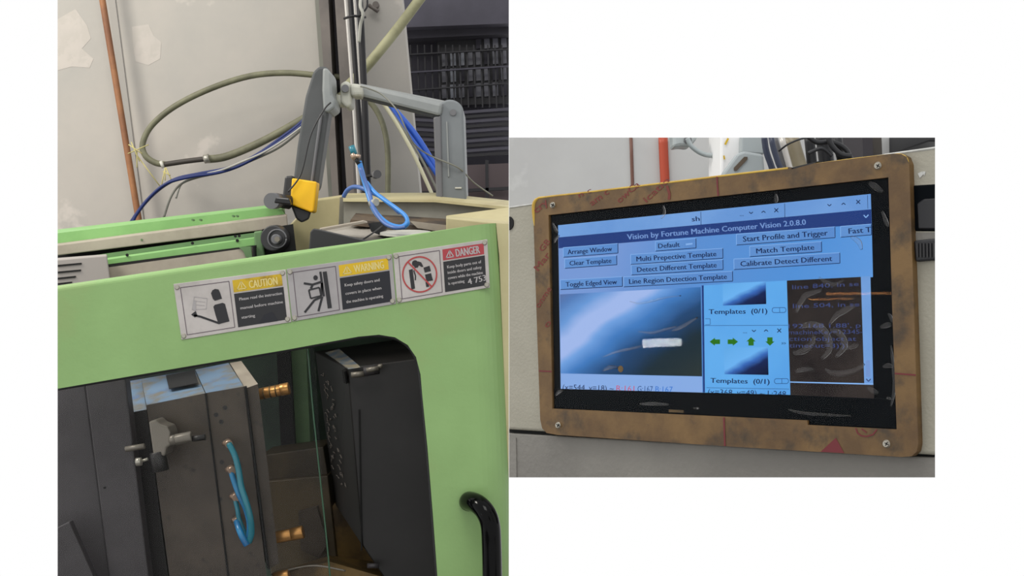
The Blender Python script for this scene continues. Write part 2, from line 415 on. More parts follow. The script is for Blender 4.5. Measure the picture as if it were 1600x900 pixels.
for nm, pts, r, m, lb in (
    ('conduit', [(536, -40, 2.86), (540, 0, 2.86), (550, 130, 2.86), (557, 240, 2.86), (562, 330, 2.86)], 2.6, 'chrome', 'thin bright conduit, leftmost of the upright bundle beside the column'),
    ('conduit', [(544, -40, 2.84), (548, 0, 2.84), (557, 125, 2.84), (566, 240, 2.84), (570, 330, 2.84)], 3.8, 'blacktube', 'slim black conduit between the two bright conduits'),
    ('conduit', [(551, -40, 2.86), (554, 0, 2.86), (561, 100, 2.86), (567, 190, 2.86), (570, 250, 2.86)], 2.2, 'chrome', 'thin bright conduit between two black conduits'),
    ('conduit', [(558, -40, 2.82), (562, 0, 2.82), (568, 120, 2.82), (573, 240, 2.82), (577, 330, 2.82)], 5.2, 'blacktube', 'thicker black conduit, rightmost of the upright bundle')):
    lastc = tag(tb(nm, pts, r, m, k=4), lb, 'conduit')
b = BM(); tube(b, [(538, 29, 2.8), (552, 25, 2.775), (571, 27, 2.8)], 2); tube(b, [(563, 24, 2.78), (573, 12, 2.79), (574, 0, 2.8)], 1.6)
tag(obj('cable_tie', b, 'blacktube'), 'black cable tie wrapped round the upright conduits near the top', 'cable tie')
tag(tb('loose_cable', [(566, -20, 2.79), (563, 8, 2.78), (567, 22, 2.78), (563, 40, 2.79), (561, 66, 2.8)], 2.6, 'white_c'), 'short white cable hanging beside the black conduit', 'cable')
b = BM(); tube(b, [(574, 275, 2.81), (584, 274, 2.78)], 2.5); kn = obj('knob_stem', b, 'blacktube', lastc)
b = BM(); disc(b, P(587, 273, 2.765), (.4, -1, 0), .009, .014); obj('knob', b, 'grey_pl', kn)
b = BM(); disc(b, P(588, 9, 3.19), (0, -1, 0), .008, .015); tube(b, [(576, 8, 3.17), (591, 18, 3.17)], 3)
tag(obj('wall_bracket', b, 'col'), 'small rusty bracket on the pale wall beside the conduits near the top', 'bracket')

# hoses and cables on the wall
tag(tb('thick_hose', [(672, -22, 2.95), (655, 0, 2.95), (625, 40, 2.95), (588, 86, 2.95), (562, 116, 2.97), (545, 133, 2.98)], 8, 'hose2'), 'thick pale khaki hose running up diagonally to the top edge', 'hose')
lh = thing('looped_hose', 'khaki hose looped in a big oval on the wall', 'hose', P(250, 250, 3.1))
b = BM(); tube(b, [(548, 122, 3.08), (500, 118, 3.08), (445, 114, 3.08), (390, 119, 3.08), (330, 138, 3.08), (275, 165, 3.08), (238, 195, 3.08), (223, 224, 3.08), (227, 243, 3.08), (242, 254, 3.08), (258, 257, 3.08)], 4.8); obj('hose_loop', b, 'hose', lh)
b = BM(); tube(b, [(257, 257, 3.07), (290, 252, 3.07), (323, 248, 3.07)], 4.2); obj('black_sleeve', b, 'sleeve', lh)
b = BM(); tube(b, [(322, 249, 3.06), (352, 245, 3.06), (395, 228, 3.06), (440, 205, 3.06), (490, 176, 3.06), (545, 142, 3.06)], 6.2); obj('hose_run', b, 'hose', lh)
b = BM(); tube(b, [(319, 249, 3.05), (327, 247, 3.05)], 7); obj('hose_clamp', b, 'screw', lh)
b = BM(); tube(b, [(251, 252, 3.05), (255, 262, 3.05)], 2.5); obj('hose_tie', b, 'white_pl', lh)
tag(tb('blue_cable', [(490, 168, 3.02), (470, 192, 3.02), (440, 215, 3.02), (400, 243, 3.02), (360, 262, 3.02), (310, 272, 3.02), (275, 280, 3.02), (248, 296, 3.02), (224, 320, 3.02), (203, 350, 3.02)], 2.9, 'blue_dk'), 'dark blue cable curving down the wall under the looped hose', 'cable')
tag(tb('blue_cable', [(490, 172, 3.0), (468, 198, 3.0), (430, 226, 3.0), (385, 254, 3.0), (345, 269, 3.0), (300, 276, 3.0), (262, 286, 3.0), (236, 306, 3.0), (214, 334, 3.0), (207, 350, 3.0)], 2.4, 'blue_dk'), 'second dark blue cable twisted along the first one', 'cable')
tag(tb('grey_cable', [(480, 195, 3.03), (440, 228, 3.03), (400, 248, 3.03), (350, 268, 3.03), (310, 277, 3.03), (284, 287, 3.03), (268, 306, 3.03), (256, 340, 3.03)], 1.7, 'grey_c'), 'thin dark grey cable branching down behind the green rail', 'cable')
tag(tb('white_cable', [(482, 190, 2.98), (446, 217, 2.98), (412, 238, 2.98), (380, 252, 2.98), (345, 266, 3.0), (300, 277, 3.04), (283, 288, 3.05), (275, 310, 3.05)], 1.7, 'white_c'), 'thin off-white cable beside the blue cables', 'cable')
st = BM()
for a, c in (((201, 226), (222, 240)), ((205, 222), (218, 252)), ((200, 240), (232, 226)), ((212, 240), (250, 291)), ((214, 236), (214, 262)), ((258, 262), (252, 292)), ((259, 262), (268, 282)), ((258, 262), (258, 282)), ((255, 268), (266, 274))):
    tube(st, [(a[0], a[1], 3.04), (c[0], c[1], 3.03)], .9, 6)
tag(obj('yellow_string', st, 'string'), 'frayed yellow string tying the looped hose and cables', 'string')
tag(tb('grey_conduit', [(570, 150, 2.98), (588, 172, 2.98), (600, 200, 2.98), (606, 240, 2.98), (606, 320, 2.98)], 4.6, 'hose'), 'khaki grey flexible hose hanging below the arm', 'hose')
for pts, r, m, lb in (([(592, 152, 2.9), (618, 190, 2.9), (646, 240, 2.9), (678, 310, 2.9)], 3, 'cream_c', 'cream cable slanting down under the arm, left of its twin'),
                      ([(600, 160, 2.93), (632, 205, 2.93), (662, 255, 2.93), (690, 312, 2.93)], 2, 'grey_c', 'grey cable slanting down between the cream and blue cables'),
                      ([(596, 150, 2.95), (622, 178, 2.95), (652, 215, 2.95), (684, 268, 2.95), (700, 300, 2.95)], 5, 'blue_br', 'thick bright blue cable slanting behind the grey arm post'),
                      ([(604, 158, 2.94), (628, 196, 2.94), (660, 240, 2.94), (690, 284, 2.94)], 3.4, 'blue_br', 'thinner bright blue cable beside the thick blue one')):
    tag(tb('slanting_cable', pts, r, m), lb, 'cable')
tag(tb('thin_wire', [(563, 135, 2.52), (575, 138, 2.52), (597, 148, 2.52), (620, 172, 2.5), (636, 205, 2.5), (648, 226, 2.52), (672, 243, 2.55), (716, 262, 2.55), (740, 285, 2.6), (770, 306, 2.6)], 1.2, 'grey_c'), 'thin grey wire looping over the arm and past its post', 'wire')

# ================================================================== articulated arm
arm = thing('articulated_arm', 'grey jointed inspection arm with yellow tape on its downward boom', 'robot arm', P(720, 330, 2.75))
b = BM(); prism(b, [(489, 112), (497, 104), (508, 103), (515, 110), (516, 165), (511, 195), (497, 290), (493, 297), (457, 292), (464, 230), (477, 150)], 2.5, .05); bevel(b, .012, 3); obj('boom', b, 'arm_dk', arm)
pr('boom_edge', [(504, 106), (511, 106), (517, 114), (519, 148), (524, 158), (523, 168), (512, 176), (505, 172), (503, 140)], 2.485, .08, 'arm_lt', arm, .006)
pr('boom_ridge', [(499, 178), (504, 178), (487, 296), (483, 296)], 2.492, .03, 'grey_pl', arm, .003)
b = BM(); tube(b, [(517, 160, 2.46), (506, 172, 2.46), (486, 210, 2.46), (474, 260, 2.46), (466, 280, 2.46), (450, 300, 2.46)], 1.3); obj('boom_cable', b, 'black', arm)
b = BM(); prism(b, [(456, 278), (495, 284), (490, 330), (486, 332), (453, 319)], 2.47, .04); bevel(b, .006, 2); obj('yellow_tape', b, 'tape', arm)
b = BM(); hexa(b, [(453, 318), (487, 330), (483, 343), (471, 349), (462, 342)], 2.48, [(456, 318), (485, 326), (482, 338), (472, 342), (464, 338)], 2.52); bevel(b, .004); obj('boom_tip', b, 'black', arm)
b = BM(); tube(b, [(522, 157, 2.56), (545, 160, 2.56)], 9.5, 18); tube(b, [(520, 158, 2.56), (527, 159, 2.56)], 11.5, 18); obj('wrist_shaft', b, 'arm_wh', arm)
b = BM(); prism(b, [(531, 131), (540, 125), (549, 131), (549, 165), (541, 169), (532, 160)], 2.54, .06); bevel(b, .008, 3); obj('wrist_joint', b, 'arm_wh', arm)
b = BM(); disc(b, P(539, 139, 2.54), (.2, -1, 0), .0075, .008); obj('joint_cap', b, 'grey_pl', arm)
b = BM(); prism(b, [(546, 129), (565, 131), (568, 150), (548, 151)], 2.53, .05); bevel(b, .008, 3); obj('forearm_collar', b, 'arm_wh', arm)
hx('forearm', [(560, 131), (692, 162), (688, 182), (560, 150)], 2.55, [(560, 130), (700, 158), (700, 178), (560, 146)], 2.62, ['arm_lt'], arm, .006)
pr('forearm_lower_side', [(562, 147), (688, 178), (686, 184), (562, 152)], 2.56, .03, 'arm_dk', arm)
b = BM()
pts = [(681, 320), (681, 178)]+[(703-22*math.cos(a), 177-22*math.sin(a)) for a in [math.pi*i/10 for i in range(1, 10)]]+[(724, 180), (729, 320)]
prism(b, pts, 2.56, .13); bevel(b, .01, 3); obj('elbow_post', b, 'arm_gr', arm)
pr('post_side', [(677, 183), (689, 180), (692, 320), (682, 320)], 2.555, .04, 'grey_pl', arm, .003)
pr('post_ridge', [(697, 190), (699, 190), (702, 276), (700, 276)], 2.557, .01, 'arm_lt', arm)
b = BM(); disc(b, P(708, 176, 2.562), (0, -1, 0), .0065, .005); obj('joint_cap', b, 'grey_pl', arm)
pr('post_mark', [(711, 292.5), (721, 292.5), (721, 294.5), (711, 294.5)], 2.557, .004, 'white_pl', arm)
cm = thing('inspection_camera', 'small black camera with round grey lens hood clamped to the arm tip', 'camera', P(440, 335, 2.5))
pr('bracket', [(445, 275), (458, 274), (461, 312), (441, 308)], 2.49, .06, 'black', cm, .004)
b = BM(); tube(b, [(452, 316, 2.47), (431, 313, 2.45)], 11, 20); obj('barrel', b, 'black', cm)
b = BM(); tube(b, [(432, 314, 2.45), (424, 314, 2.42)], 12.5, 24); obj('lens_hood', b, 'grey_pl', cm)
pr('lens_strap', [(431, 308), (452, 310), (455, 320), (428, 317)], 2.39, .01, 'lens', cm, .002)

# ================================================================== green rail assembly behind the guard
rail = thing('green_rail', 'long green and beige slide rail running behind the guard at left', 'rail', P(250, 440, 2.5))
pr('top_edge', [(60, 364.5), (420, 322), (421, 326), (60, 369)], 2.56, .05, 'green_dk', rail)
hx('green_channel', [(60, 387), (446, 337), (441, 328), (420, 325), (60, 368)], 2.46, [(60, 370), (445, 326), (440, 318), (424, 320), (60, 362)], 2.56, 'green2', rail)
hx('beige_strip', [(60, 386.5), (448, 336), (450, 355), (60, 403)], 2.42, [(60, 384), (448, 334), (450, 352), (60, 399)], 2.46, 'beige', rail, .002)
pr('shadow_gap', [(60, 401), (424, 354), (424, 364), (60, 411)], 2.47, .02, 'gap', rail)
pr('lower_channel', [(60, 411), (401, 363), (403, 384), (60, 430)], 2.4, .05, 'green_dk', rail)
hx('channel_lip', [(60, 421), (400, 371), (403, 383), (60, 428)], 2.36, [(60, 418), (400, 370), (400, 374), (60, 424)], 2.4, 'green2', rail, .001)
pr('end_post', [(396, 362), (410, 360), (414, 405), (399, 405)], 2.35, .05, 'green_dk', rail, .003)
pr('lower_gap', [(160, 414), (401, 383), (401, 387), (160, 420)], 2.35, .02, 'gap', rail)
pr('back_plate', [(160, 419), (398, 386), (398, 404), (160, 446)], 2.34, .02, 'beige', rail)
pr('corner_gusset', [(372, 386), (392, 385), (394, 402), (384, 402), (380, 392)], 2.335, .02, 'green_dk', rail)
pr('notch', [(394, 385), (397, 384.5), (398, 402), (395, 402)], 2.33, .02, 'gap', rail)
for x, y in ((199, 398.5), (301, 380), (368, 369), (374, 368.5), (371, 376)):
    b = BM(); disc(b, P(x, y, 2.36), (0, -1, 0), .0028, .002, 12); obj('bolt', b, 'gap', rail)  # black discs standing for the dark holes of the channel
for x, y in ((224, 375), (303, 344), (372, 338), (366, 338), (315, 344)):
    b = BM(); disc(b, P(x, y, 2.43), (0, -1, 0), .002, .012, 10); obj('rivet', b, 'green_dk', rail)
vb = thing('vent_cover', 'grey sheet cover with slots behind the guard at the far left', 'cover', P(120, 445, 2.3))
hx('cover', [(50, 409), (167, 399), (173, 446), (50, 470)], 2.28, [(50, 406), (167, 397), (173, 440), (50, 460)], 2.34, 'vent', vb, .002)
for x, y in ((127, 411.5), (126, 422), (118, 432), (112, 441)):
    pr('slot', [(50, y+6), (x, y-1), (x, y+1.6), (50, y+9)], 2.278, .004, 'gap', vb)
hx('wheel_housing', [(410, 358), (458, 350), (464, 400), (410, 404)], 2.36, [(410, 358), (458, 350), (464, 400), (410, 404)], 2.4, 'gap', rail)
b = BM(); disc(b, P(433, 373, 2.358), (-.15, -1, 0), .0255, .025, 32, .0235); bevel(b, .002); wh = obj('roller_wheel', b, 'black', rail); wh['label'] = 'black grooved roller wheel'
b = BM(); ctr = P(433, 373, 2.332)
tube3(b, [ctr+Vector((math.cos(i*math.pi/14)*.0165, 0, math.sin(i*math.pi/14)*.0165)) for i in range(29)], .0016, 8, 1); obj('rim', b, 'grey_pl', wh)
b = BM(); disc(b, P(434, 374, 2.335), (-.15, -1, 0), .009, .012, 20); bevel(b, .001); obj('hub', b, 'grey_pl', wh)
b = BM(); disc(b, P(434, 374, 2.322), (-.15, -1, 0), .0055, .004, 6); obj('hub_nut', b, 'clamp', wh)

# ================================================================== cream housing behind the guard at right
ho = thing('machine_housing', 'cream painted open-topped machine housing behind the right end of the guard', 'machine housing', P(650, 420, 2.4))
hx('cheek', [(488, 313), (537, 306), (536, 352), (484, 396), (450, 400), (452, 352)], 2.60, [(490, 311), (538, 304), (538, 350), (486, 390), (455, 396), (455, 350)], 2.66, 'cream', ho, .003)
hx('rear_lip', [(536, 311), (680, 312), (830, 327), (830, 332), (680, 316), (536, 315)], 2.5, [(536, 302), (680, 301), (830, 317), (830, 322), (680, 306), (536, 305)], 2.62, 'cream', ho)
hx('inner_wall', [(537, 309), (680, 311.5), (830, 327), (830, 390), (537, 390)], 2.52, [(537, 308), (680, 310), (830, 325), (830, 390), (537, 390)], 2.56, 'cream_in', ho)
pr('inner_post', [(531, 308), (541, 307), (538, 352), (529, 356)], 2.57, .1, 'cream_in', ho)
hx('ledge', [(548, 343), (700, 357), (700, 366), (545, 352)], 2.4, [(556, 333), (700, 342), (700, 350), (556, 338)], 2.5, 'rust', ho)
pr('ledge_channel', [(640, 345), (700, 352), (700, 364), (652, 356)], 2.36, .04, 'beige', ho)
hx('side_box', [(697, 340), (796, 351), (870, 360), (870, 400), (697, 400)], 2.3, [(697, 337), (800, 323), (870, 324), (870, 400), (697, 400)], 2.46, 'cream', ho, .002)
tag(hx('cable_duct', [(485, 362), (490, 357), (498, 358), (580, 377), (580, 400), (482, 400)], 2.2, [(485, 362), (490, 357), (498, 358), (580, 377), (580, 400), (482, 400)], 2.26, 'black', None, .002), 'black rounded duct end standing behind the guard', 'duct')
b = BM(); q_ = [P(486, 368, 2.24), P(570, 388, 2.2), P(660, 386, 2.22), P(650, 353, 2.46), P(600, 350, 2.46), P(572, 346, 2.46), P(500, 357, 2.42)]
loft(b, q_, [p-Vector((0, 0, .006)) for p in q_]); tag(obj('sheet_cover', b, 'sheet'), 'pale grey sheet-metal cover lying in the housing', 'cover')
hx('sheet_lip', [(500, 358), (568, 346), (574, 348), (505, 361)], 2.24, [(500, 356), (568, 344), (574, 346), (505, 359)], 2.3, 'beige', ho)
b = BM(); c_ = P(634, 363, 2.26); q_ = [c_+Vector((.045*math.cos(a*math.pi/14), .075*math.sin(a*math.pi/14), .008*math.sin(a*math.pi/14))) for a in range(28)]
loft(b, q_, [p-Vector((0, 0, .003)) for p in q_]); tag(obj('flat_plate', b, 'white_pl'), 'flat off-white plate lying under the coiled blue air hose', 'plate')
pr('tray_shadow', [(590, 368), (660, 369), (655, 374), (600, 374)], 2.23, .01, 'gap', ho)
b = BM(); prism(b, [(575, 349), (600, 346), (606, 356), (590, 366), (580, 362)], 2.3, .03)
cn = tag(obj('black_connector', b, 'black'), 'black connector block and lead beside the coiled air hose', 'connector')
tb('lead', [(562, 377, 2.22), (580, 366, 2.24), (597, 353, 2.29)], 1.3, 'black', cn)
pr('side_panel', [(775, 349), (840, 352), (860, 1000), (800, 1000), (790, 640), (780, 400)], 2.03, .3, 'cream', ho)

# air hoses
ah = thing('air_hose', 'bright blue air hose coiled in a loop, its brass fitting pointing up', 'air hose', P(600, 350, 2.25))
b = BM(); tube(b, [(561, 252, 2.28), (567, 275, 2.28), (574, 298, 2.27), (582, 322, 2.25), (592, 338, 2.22), (608, 351, 2.2), (626, 355, 2.19), (636, 349, 2.19), (634, 338, 2.2), (620, 326, 2.22), (600, 312, 2.24), (585, 300, 2.26), (573, 285, 2.28)], lambda t: 4.2 if t < .6 else 3.2); obj('hose', b, 'hose_b', ah)
b = BM(); tube(b, [(563, 262, 2.27), (577, 300, 2.26), (584, 326, 2.23), (600, 348, 2.2), (618, 356, 2.18), (633, 355, 2.18)], 3); obj('inner_hose', b, 'hose_b2', ah)
b = BM(); tube(b, [(580, 318, 2.25), (588, 316, 2.24)], 6); obj('hose_tie', b, 'white_c', ah)
b = BM(); tube(b, [(555, 245, 2.28), (562, 256, 2.28)], 4.5); obj('collar', b, 'black', ah)
b = BM(); tube(b, [(551, 240, 2.28), (557, 248, 2.28)], 5.5, 6); tube(b, [(556, 243, 2.27), (563, 245, 2.27)], 3); obj('brass_fitting', b, 'fitting', ah)
b = BM(); tube(b, [(549, 228, 2.28), (554, 242, 2.28)], 5); obj('push_fitting', b, 'teal', ah)
tag(tb('air_hose_tail', [(537, 307, 2.34), (543, 297, 2.33), (553, 292, 2.32), (566, 294, 2.3), (578, 300, 2.29), (592, 306, 2.28), (608, 318, 2.26), (624, 332, 2.24)], 3.4, 'hose_b2'), 'slate blue hose arching over the housing cheek', 'air hose')

# ================================================================== green sliding guard
gd = thing('safety_guard', 'green sheet-metal machine safety guard with warning plates and window', 'machine guard', P(480, 930, 2.0))
GY = 2.0
b = BM()
outl = [(40, 453), (440, 394.5), (776, 347), (783, 450), (790, 600), (797, 760), (803, 1000), (692, 1000), (686, 935), (676, 800), (668, 700), (660, 620), (657, 585), (650, 558), (637, 539), (617, 527), (592, 523), (560, 526), (445, 547), (270, 576.5), (40, 616)]
f, k = prism(b, outl, GY, .045)
b.verts.ensure_lookup_table()
top = {f[0], f[1], f[2]}; rt = {f[2], f[3], f[4], f[5], f[6]}
bmesh.ops.recalc_face_normals(b, faces=b.faces)
bmesh.ops.bevel(b, geom=[e for e in b.edges if e.verts[0] in rt and e.verts[1] in rt], offset=.042, segments=8, affect='EDGES', profile=.5)
topz = lambda v: v.co.y < GY+.03 and v.co.z > P(0, 420, GY).z
bmesh.ops.bevel(b, geom=[e for e in b.edges if e.verts[0] in top and e.verts[1] in top], offset=.009, segments=5, affect='EDGES', profile=.5)

for q in b.faces: q.smooth = False
obj('guard_sheet', b, 'green', gd)
# window seal and acrylic sheet
b = BM(); tube(b, [(40, 616.5, 2.025), (270, 577.5, 2.025), (445, 548, 2.025), (560, 527, 2.025), (592, 524.5, 2.025), (617, 528.5, 2.025), (636, 540, 2.025), (649, 559, 2.025), (656, 586, 2.025), (667, 700, 2.025), (675, 800, 2.025), (686, 940, 2.025)], 2.6, 8); obj('window_seal', b, 'black', gd)
pr('window_pane', [(40, 600), (490, 530), (500, 700), (521, 960), (40, 960)], 2.055, .004, 'acr', gd)
b = BM(); tube(b, [(481, 545, 2.056), (489, 640, 2.056), (500, 745, 2.056), (511, 850, 2.056), (520, 950, 2.056)], 1.3, 6); obj('pane_edge', b, 'acr_edge', gd)
# handle
b = BM(); tube(b, [(732, 784, 2.0), (735, 783, 1.985), (747, 788, 1.96), (759, 801, 1.945), (766, 820, 1.94), (768, 850, 1.94), (769, 890, 1.94), (770, 960, 1.94)], 15, 24); obj('handle', b, 'gloss', gd)

# warning plates
def bil(c):
    (ax, ay), (bx, by), (cx, cy), (dx, dy) = c
    return lambda u, v: ((ax*(1-u)+bx*u)*(1-v)+(dx*(1-u)+cx*u)*v, (ay*(1-u)+by*u)*(1-v)+(dy*(1-u)+cy*u)*v)
def plate(c, header, head_txt, head_mat, head_txt_mat, lines, picto, ink='ink', pm='label', extra=None, split=.5):
    g = bil(c); FN = A(GY); 
    q = lambda u0, v0, u1, v1: [g(u0, v0), g(u1, v0), g(u1, v1), g(u0, v1)]
    b = BM(); prism(b, q(.004, .01, .996, .99), GY-.0015, .0025); bevel(b, .0005, 1); pl = obj('warning_plate', b, pm, gd)
    fl('header_panel', [q(split+.02, .08, .955, .30)], FN, .0018, head_mat, pl)
    fl('text_panel', [q(split+.02, .325, .96, .93)], FN, .0018, ink, pl)
    b = BM()
    for p0, p1 in (((.06, .09), (split-.01, .09)), ((split-.01, .09), (split-.01, .92)), ((split-.01, .92), (.06, .92)), ((.06, .92), (.06, .09))):
        stroke(b, [g(*p0), g(*p1)], 1.1, FN, .0019)
    obj('border_line', b, 'line', pl, normals=False)
    b = BM(); text(b, head_txt, g(split+.16, .265), g(.91, .265), 12, FN, .0022, .012)
    t = [g(split+.055, .255), g(split+.135, .255), g(split+.095, .12)]
    stroke(b, t+[t[0]], 1.5, FN, .0022); stroke(b, [g(split+.095, .16), g(split+.095, .235)], 1.4, FN, .0022); obj('header_lettering', b, head_txt_mat, pl, normals=False)
    b = BM()
    for s, v, u1 in lines:
        text(b, s, g(split+.06, v), g(u1, v), 4.6, FN, .0022, .01)
    obj('lettering', b, 'wht', pl, normals=False)
    b = BM(); picto(b, g, FN); obj('pictogram', b, 'ink', pl, normals=False)
    if extra: extra(pl, g, FN)
    for u, v in ((.033, .075), (.965, .07), (.03, .93), (.965, .925)):
        x, y = g(u, v); b = BM(); disc(b, P(x, y, GY-.0015), (0, -1, 0), .0042, .0018, 14, .003); s = obj('screw', b, 'screw', pl)
        # screw recess printed as part of the same head is a sub-piece too deep, so it is a tiny inset of the head itself
def pic1(b, g, FN):
    flat(b, [g(.32, .26), g(.335, .21), g(.36, .19), g(.39, .21), g(.40, .27), g(.41, .38), g(.345, .40), g(.33, .36)], FN, .002)
    flat(b, [g(.325, .50), g(.34, .47), g(.41, .455), g(.43, .48), g(.45, .80), g(.35, .82), g(.335, .66)], FN, .002)
    stroke(b, [g(.145, .60), g(.20, .64), g(.36, .81)], 3.2, FN, .0021)
    stroke(b, [g(.36, .80), g(.42, .76)], 4, FN, .0021)
    flat(b, [g(.12, .58), g(.165, .53), g(.175, .62), g(.15, .64)], FN, .0021)
def pic1x(pl, g, FN):
    b = BM(); stroke(b, [g(.17, .28), g(.28, .34), g(.26, .52), g(.135, .50), g(.17, .28)], .9, FN, .002)
    stroke(b, [g(.18, .36), g(.26, .40)], .7, FN, .002); stroke(b, [g(.17, .42), g(.25, .46)], .7, FN, .002)
    flat(b, [g(.135, .48), g(.165, .34), g(.18, .35), g(.165, .54)], FN, .0021)
    obj('booklet_outline', b, 'label2', pl, normals=False)
    fl('worn_corner', [[g(.70, .93), g(.76, .78), g(.84, .74), g(.88, .93)]], FN, .0021, 'navy', pl)
def pic2(b, g, FN):
    stroke(b, [g(.355, .16), g(.37, .86)], 6.5, FN, .002)
    stroke(b, [g(.315, .15), g(.325, .62)], 3.6, FN, .002)
    x, y = g(.265, .25)
    flat(b, [(x+3.6*math.cos(a*.628), y+4*math.sin(a*.628)) for a in range(10)], FN, .002)
    stroke(b, [g(.15, .32), g(.23, .37), g(.32, .34)], 3.4, FN, .0021)
    stroke(b, [g(.235, .36), g(.21, .44)], 3.6, FN, .002); stroke(b, [g(.32, .36), g(.30, .60)], 3.6, FN, .002)
    stroke(b, [g(.19, .46), g(.29, .44), g(.30, .60), g(.20, .62), g(.19, .46)], 2.4, FN, .0022)
    stroke(b, [g(.31, .62), g(.235, .66), g(.13, .86)], 3.4, FN, .0021); stroke(b, [g(.31, .62), g(.26, .88)], 3.4, FN, .0022)
def pic3(b, g, FN):
    flat(b, [g(.155, .38), g(.195, .37), g(.205, .76), g(.165, .77)], FN, .002)
    x, y = g(.225, .27)
    flat(b, [(x+5*math.cos(a*.628), y+5*math.sin(a*.628)) for a in range(10)], FN, .002)
    flat(b, [g(.21, .30), g(.26, .24), g(.29, .27), g(.31, .36), g(.29, .36), g(.265, .32), g(.25, .36), g(.22, .36)], FN, .0021)
    flat(b, [g(.31, .38), g(.375, .36), g(.385, .47), g(.32, .48)], FN, .002)
    flat(b, [g(.32, .52), g(.385, .51), g(.40, .66), g(.33, .66)], FN, .002)
    flat(b, [g(.32, .67), g(.35, .67), g(.355, .77), g(.325, .77)], FN, .002)
    stroke(b, [g(.205, .40), g(.22, .52), g(.215, .60)], 2, FN, .002)
def pic3x(pl, g, FN):
    b = BM(); x, y = g(.265, .50); n = 36
    pts = [(x+26.5*math.cos(i*2*math.pi/n), y+27.5*math.sin(i*2*math.pi/n)) for i in range(n+1)]
    stroke(b, pts, 2.3, FN, .0024); stroke(b, [(x-18, y-19), (x+19.5, y+20)], 2.3, FN, .0025)
    obj('prohibition_ring', b, 'redring', pl, normals=False)
    b = BM(); text(b, '4 753', g(.77, .86), g(.965, .83), 9, FN, .0024, .02); obj('stamped_number', b, 'wht', pl, normals=False)
plate([(270, 443), (447, 420), (456, 504), (283, 532)], None, 'CAUTION', 'yel', 'paleyel',
      [('Please read the instruction', .46, .94), ('manual before machine', .62, .94), ('starting', .79, .68)], pic1, extra=pic1x)
plate([(447, 419.5), (613, 396), (619.5, 475.5), (456, 503.5)], None, 'WARNING', 'yel2', 'paleyel',
      [('Keep safety doors and', .50, .86), ('covers in place when', .66, .87), ('the machine is operating', .82, .88)], pic2, ink='navy', pm='label2', split=.47)
plate([(613.5, 395), (762, 373), (766, 450), (620, 475)], None, 'DANGER', 'red', 'wht',
      [('Keep body parts out of', .47, .92), ('inside doors and safety', .58, .92), ('covers while the machine', .69, .93), ('is operating', .80, .73)], pic3, extra=pic3x)

# ================================================================== inside of the machine
cav = thing('machine_interior', 'dark oily machine interior bay seen through the guard window', 'machine bay', P(450, 960, 2.7))
hx('top_light_block', [(40, 494), (650, 440), (650, 444), (40, 498)], 2.5, [(40, 486), (650, 440), (650, 444), (40, 490)], 2.88, 'cavity', cav)  # hidden plate added to keep sky light out of the bay
hx('side_light_block', [(650, 426), (780, 410), (780, 414), (650, 430)], 2.07, [(650, 432), (780, 420), (780, 424), (650, 436)], 2.88, 'cavity', cav)  # second added plate, out of view, shading the bay's right end
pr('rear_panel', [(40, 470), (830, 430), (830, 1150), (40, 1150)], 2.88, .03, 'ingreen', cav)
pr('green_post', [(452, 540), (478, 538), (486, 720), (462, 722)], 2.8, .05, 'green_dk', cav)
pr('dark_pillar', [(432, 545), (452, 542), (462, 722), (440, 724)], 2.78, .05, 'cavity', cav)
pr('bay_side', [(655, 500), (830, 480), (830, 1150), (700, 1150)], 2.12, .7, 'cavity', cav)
pr('upper_brown_block', [(405, 712), (505, 698), (512, 742), (412, 752)], 2.62, .15, 'brown', cav, .002)
pr('lower_brown_block', [(412, 753), (512, 743), (535, 960), (428, 960)], 2.6, .15, 'brown', cav, .002)
hx('oil_tray', [(420, 906), (470, 888), (516, 878), (610, 905), (640, 1000), (420, 1000)], 2.3, [(430, 892), (470, 882), (516, 868), (600, 880), (640, 990), (430, 990)], 2.45, 'brass', cav)
pr('brass_block', [(505, 812), (527, 780), (545, 790), (640, 930), (500, 900)], 2.62, .1, 'brass', cav)
tb('tray_glint', [(424, 898, 2.28), (460, 888, 2.28), (495, 884, 2.28), (540, 892, 2.28)], 1.5, 'clamp', cav)  # thin bright tube standing for the light line reflected along the tray
pr('pale_bracket', [(466, 800), (495, 792), (512, 850), (498, 872), (470, 860)], 2.58, .02, 'mold', cav)

pt = thing('moving_platen', 'dark grey steel platen plates at the left of the window', 'platen', P(150, 960, 2.2))
pr('outer_plate', [(40, 600), (132, 590), (180, 960), (40, 960)], 2.2, .02, 'platen', pt, .003)
pr('inner_plate', [(131, 588), (194, 580), (239, 960), (178, 960)], 2.18, .03, 'platen', pt, .003)
b = BM(); disc(b, P(164, 762, 2.16), (0, -1, 0), .002, .002, 10); obj('bolt', b, 'gap', pt)
pr('bracket', [(40, 850), (108, 815), (172, 960), (40, 960)], 2.14, .02, 'platen', pt, .002)  # plate added in place of a reflection on the window sheet

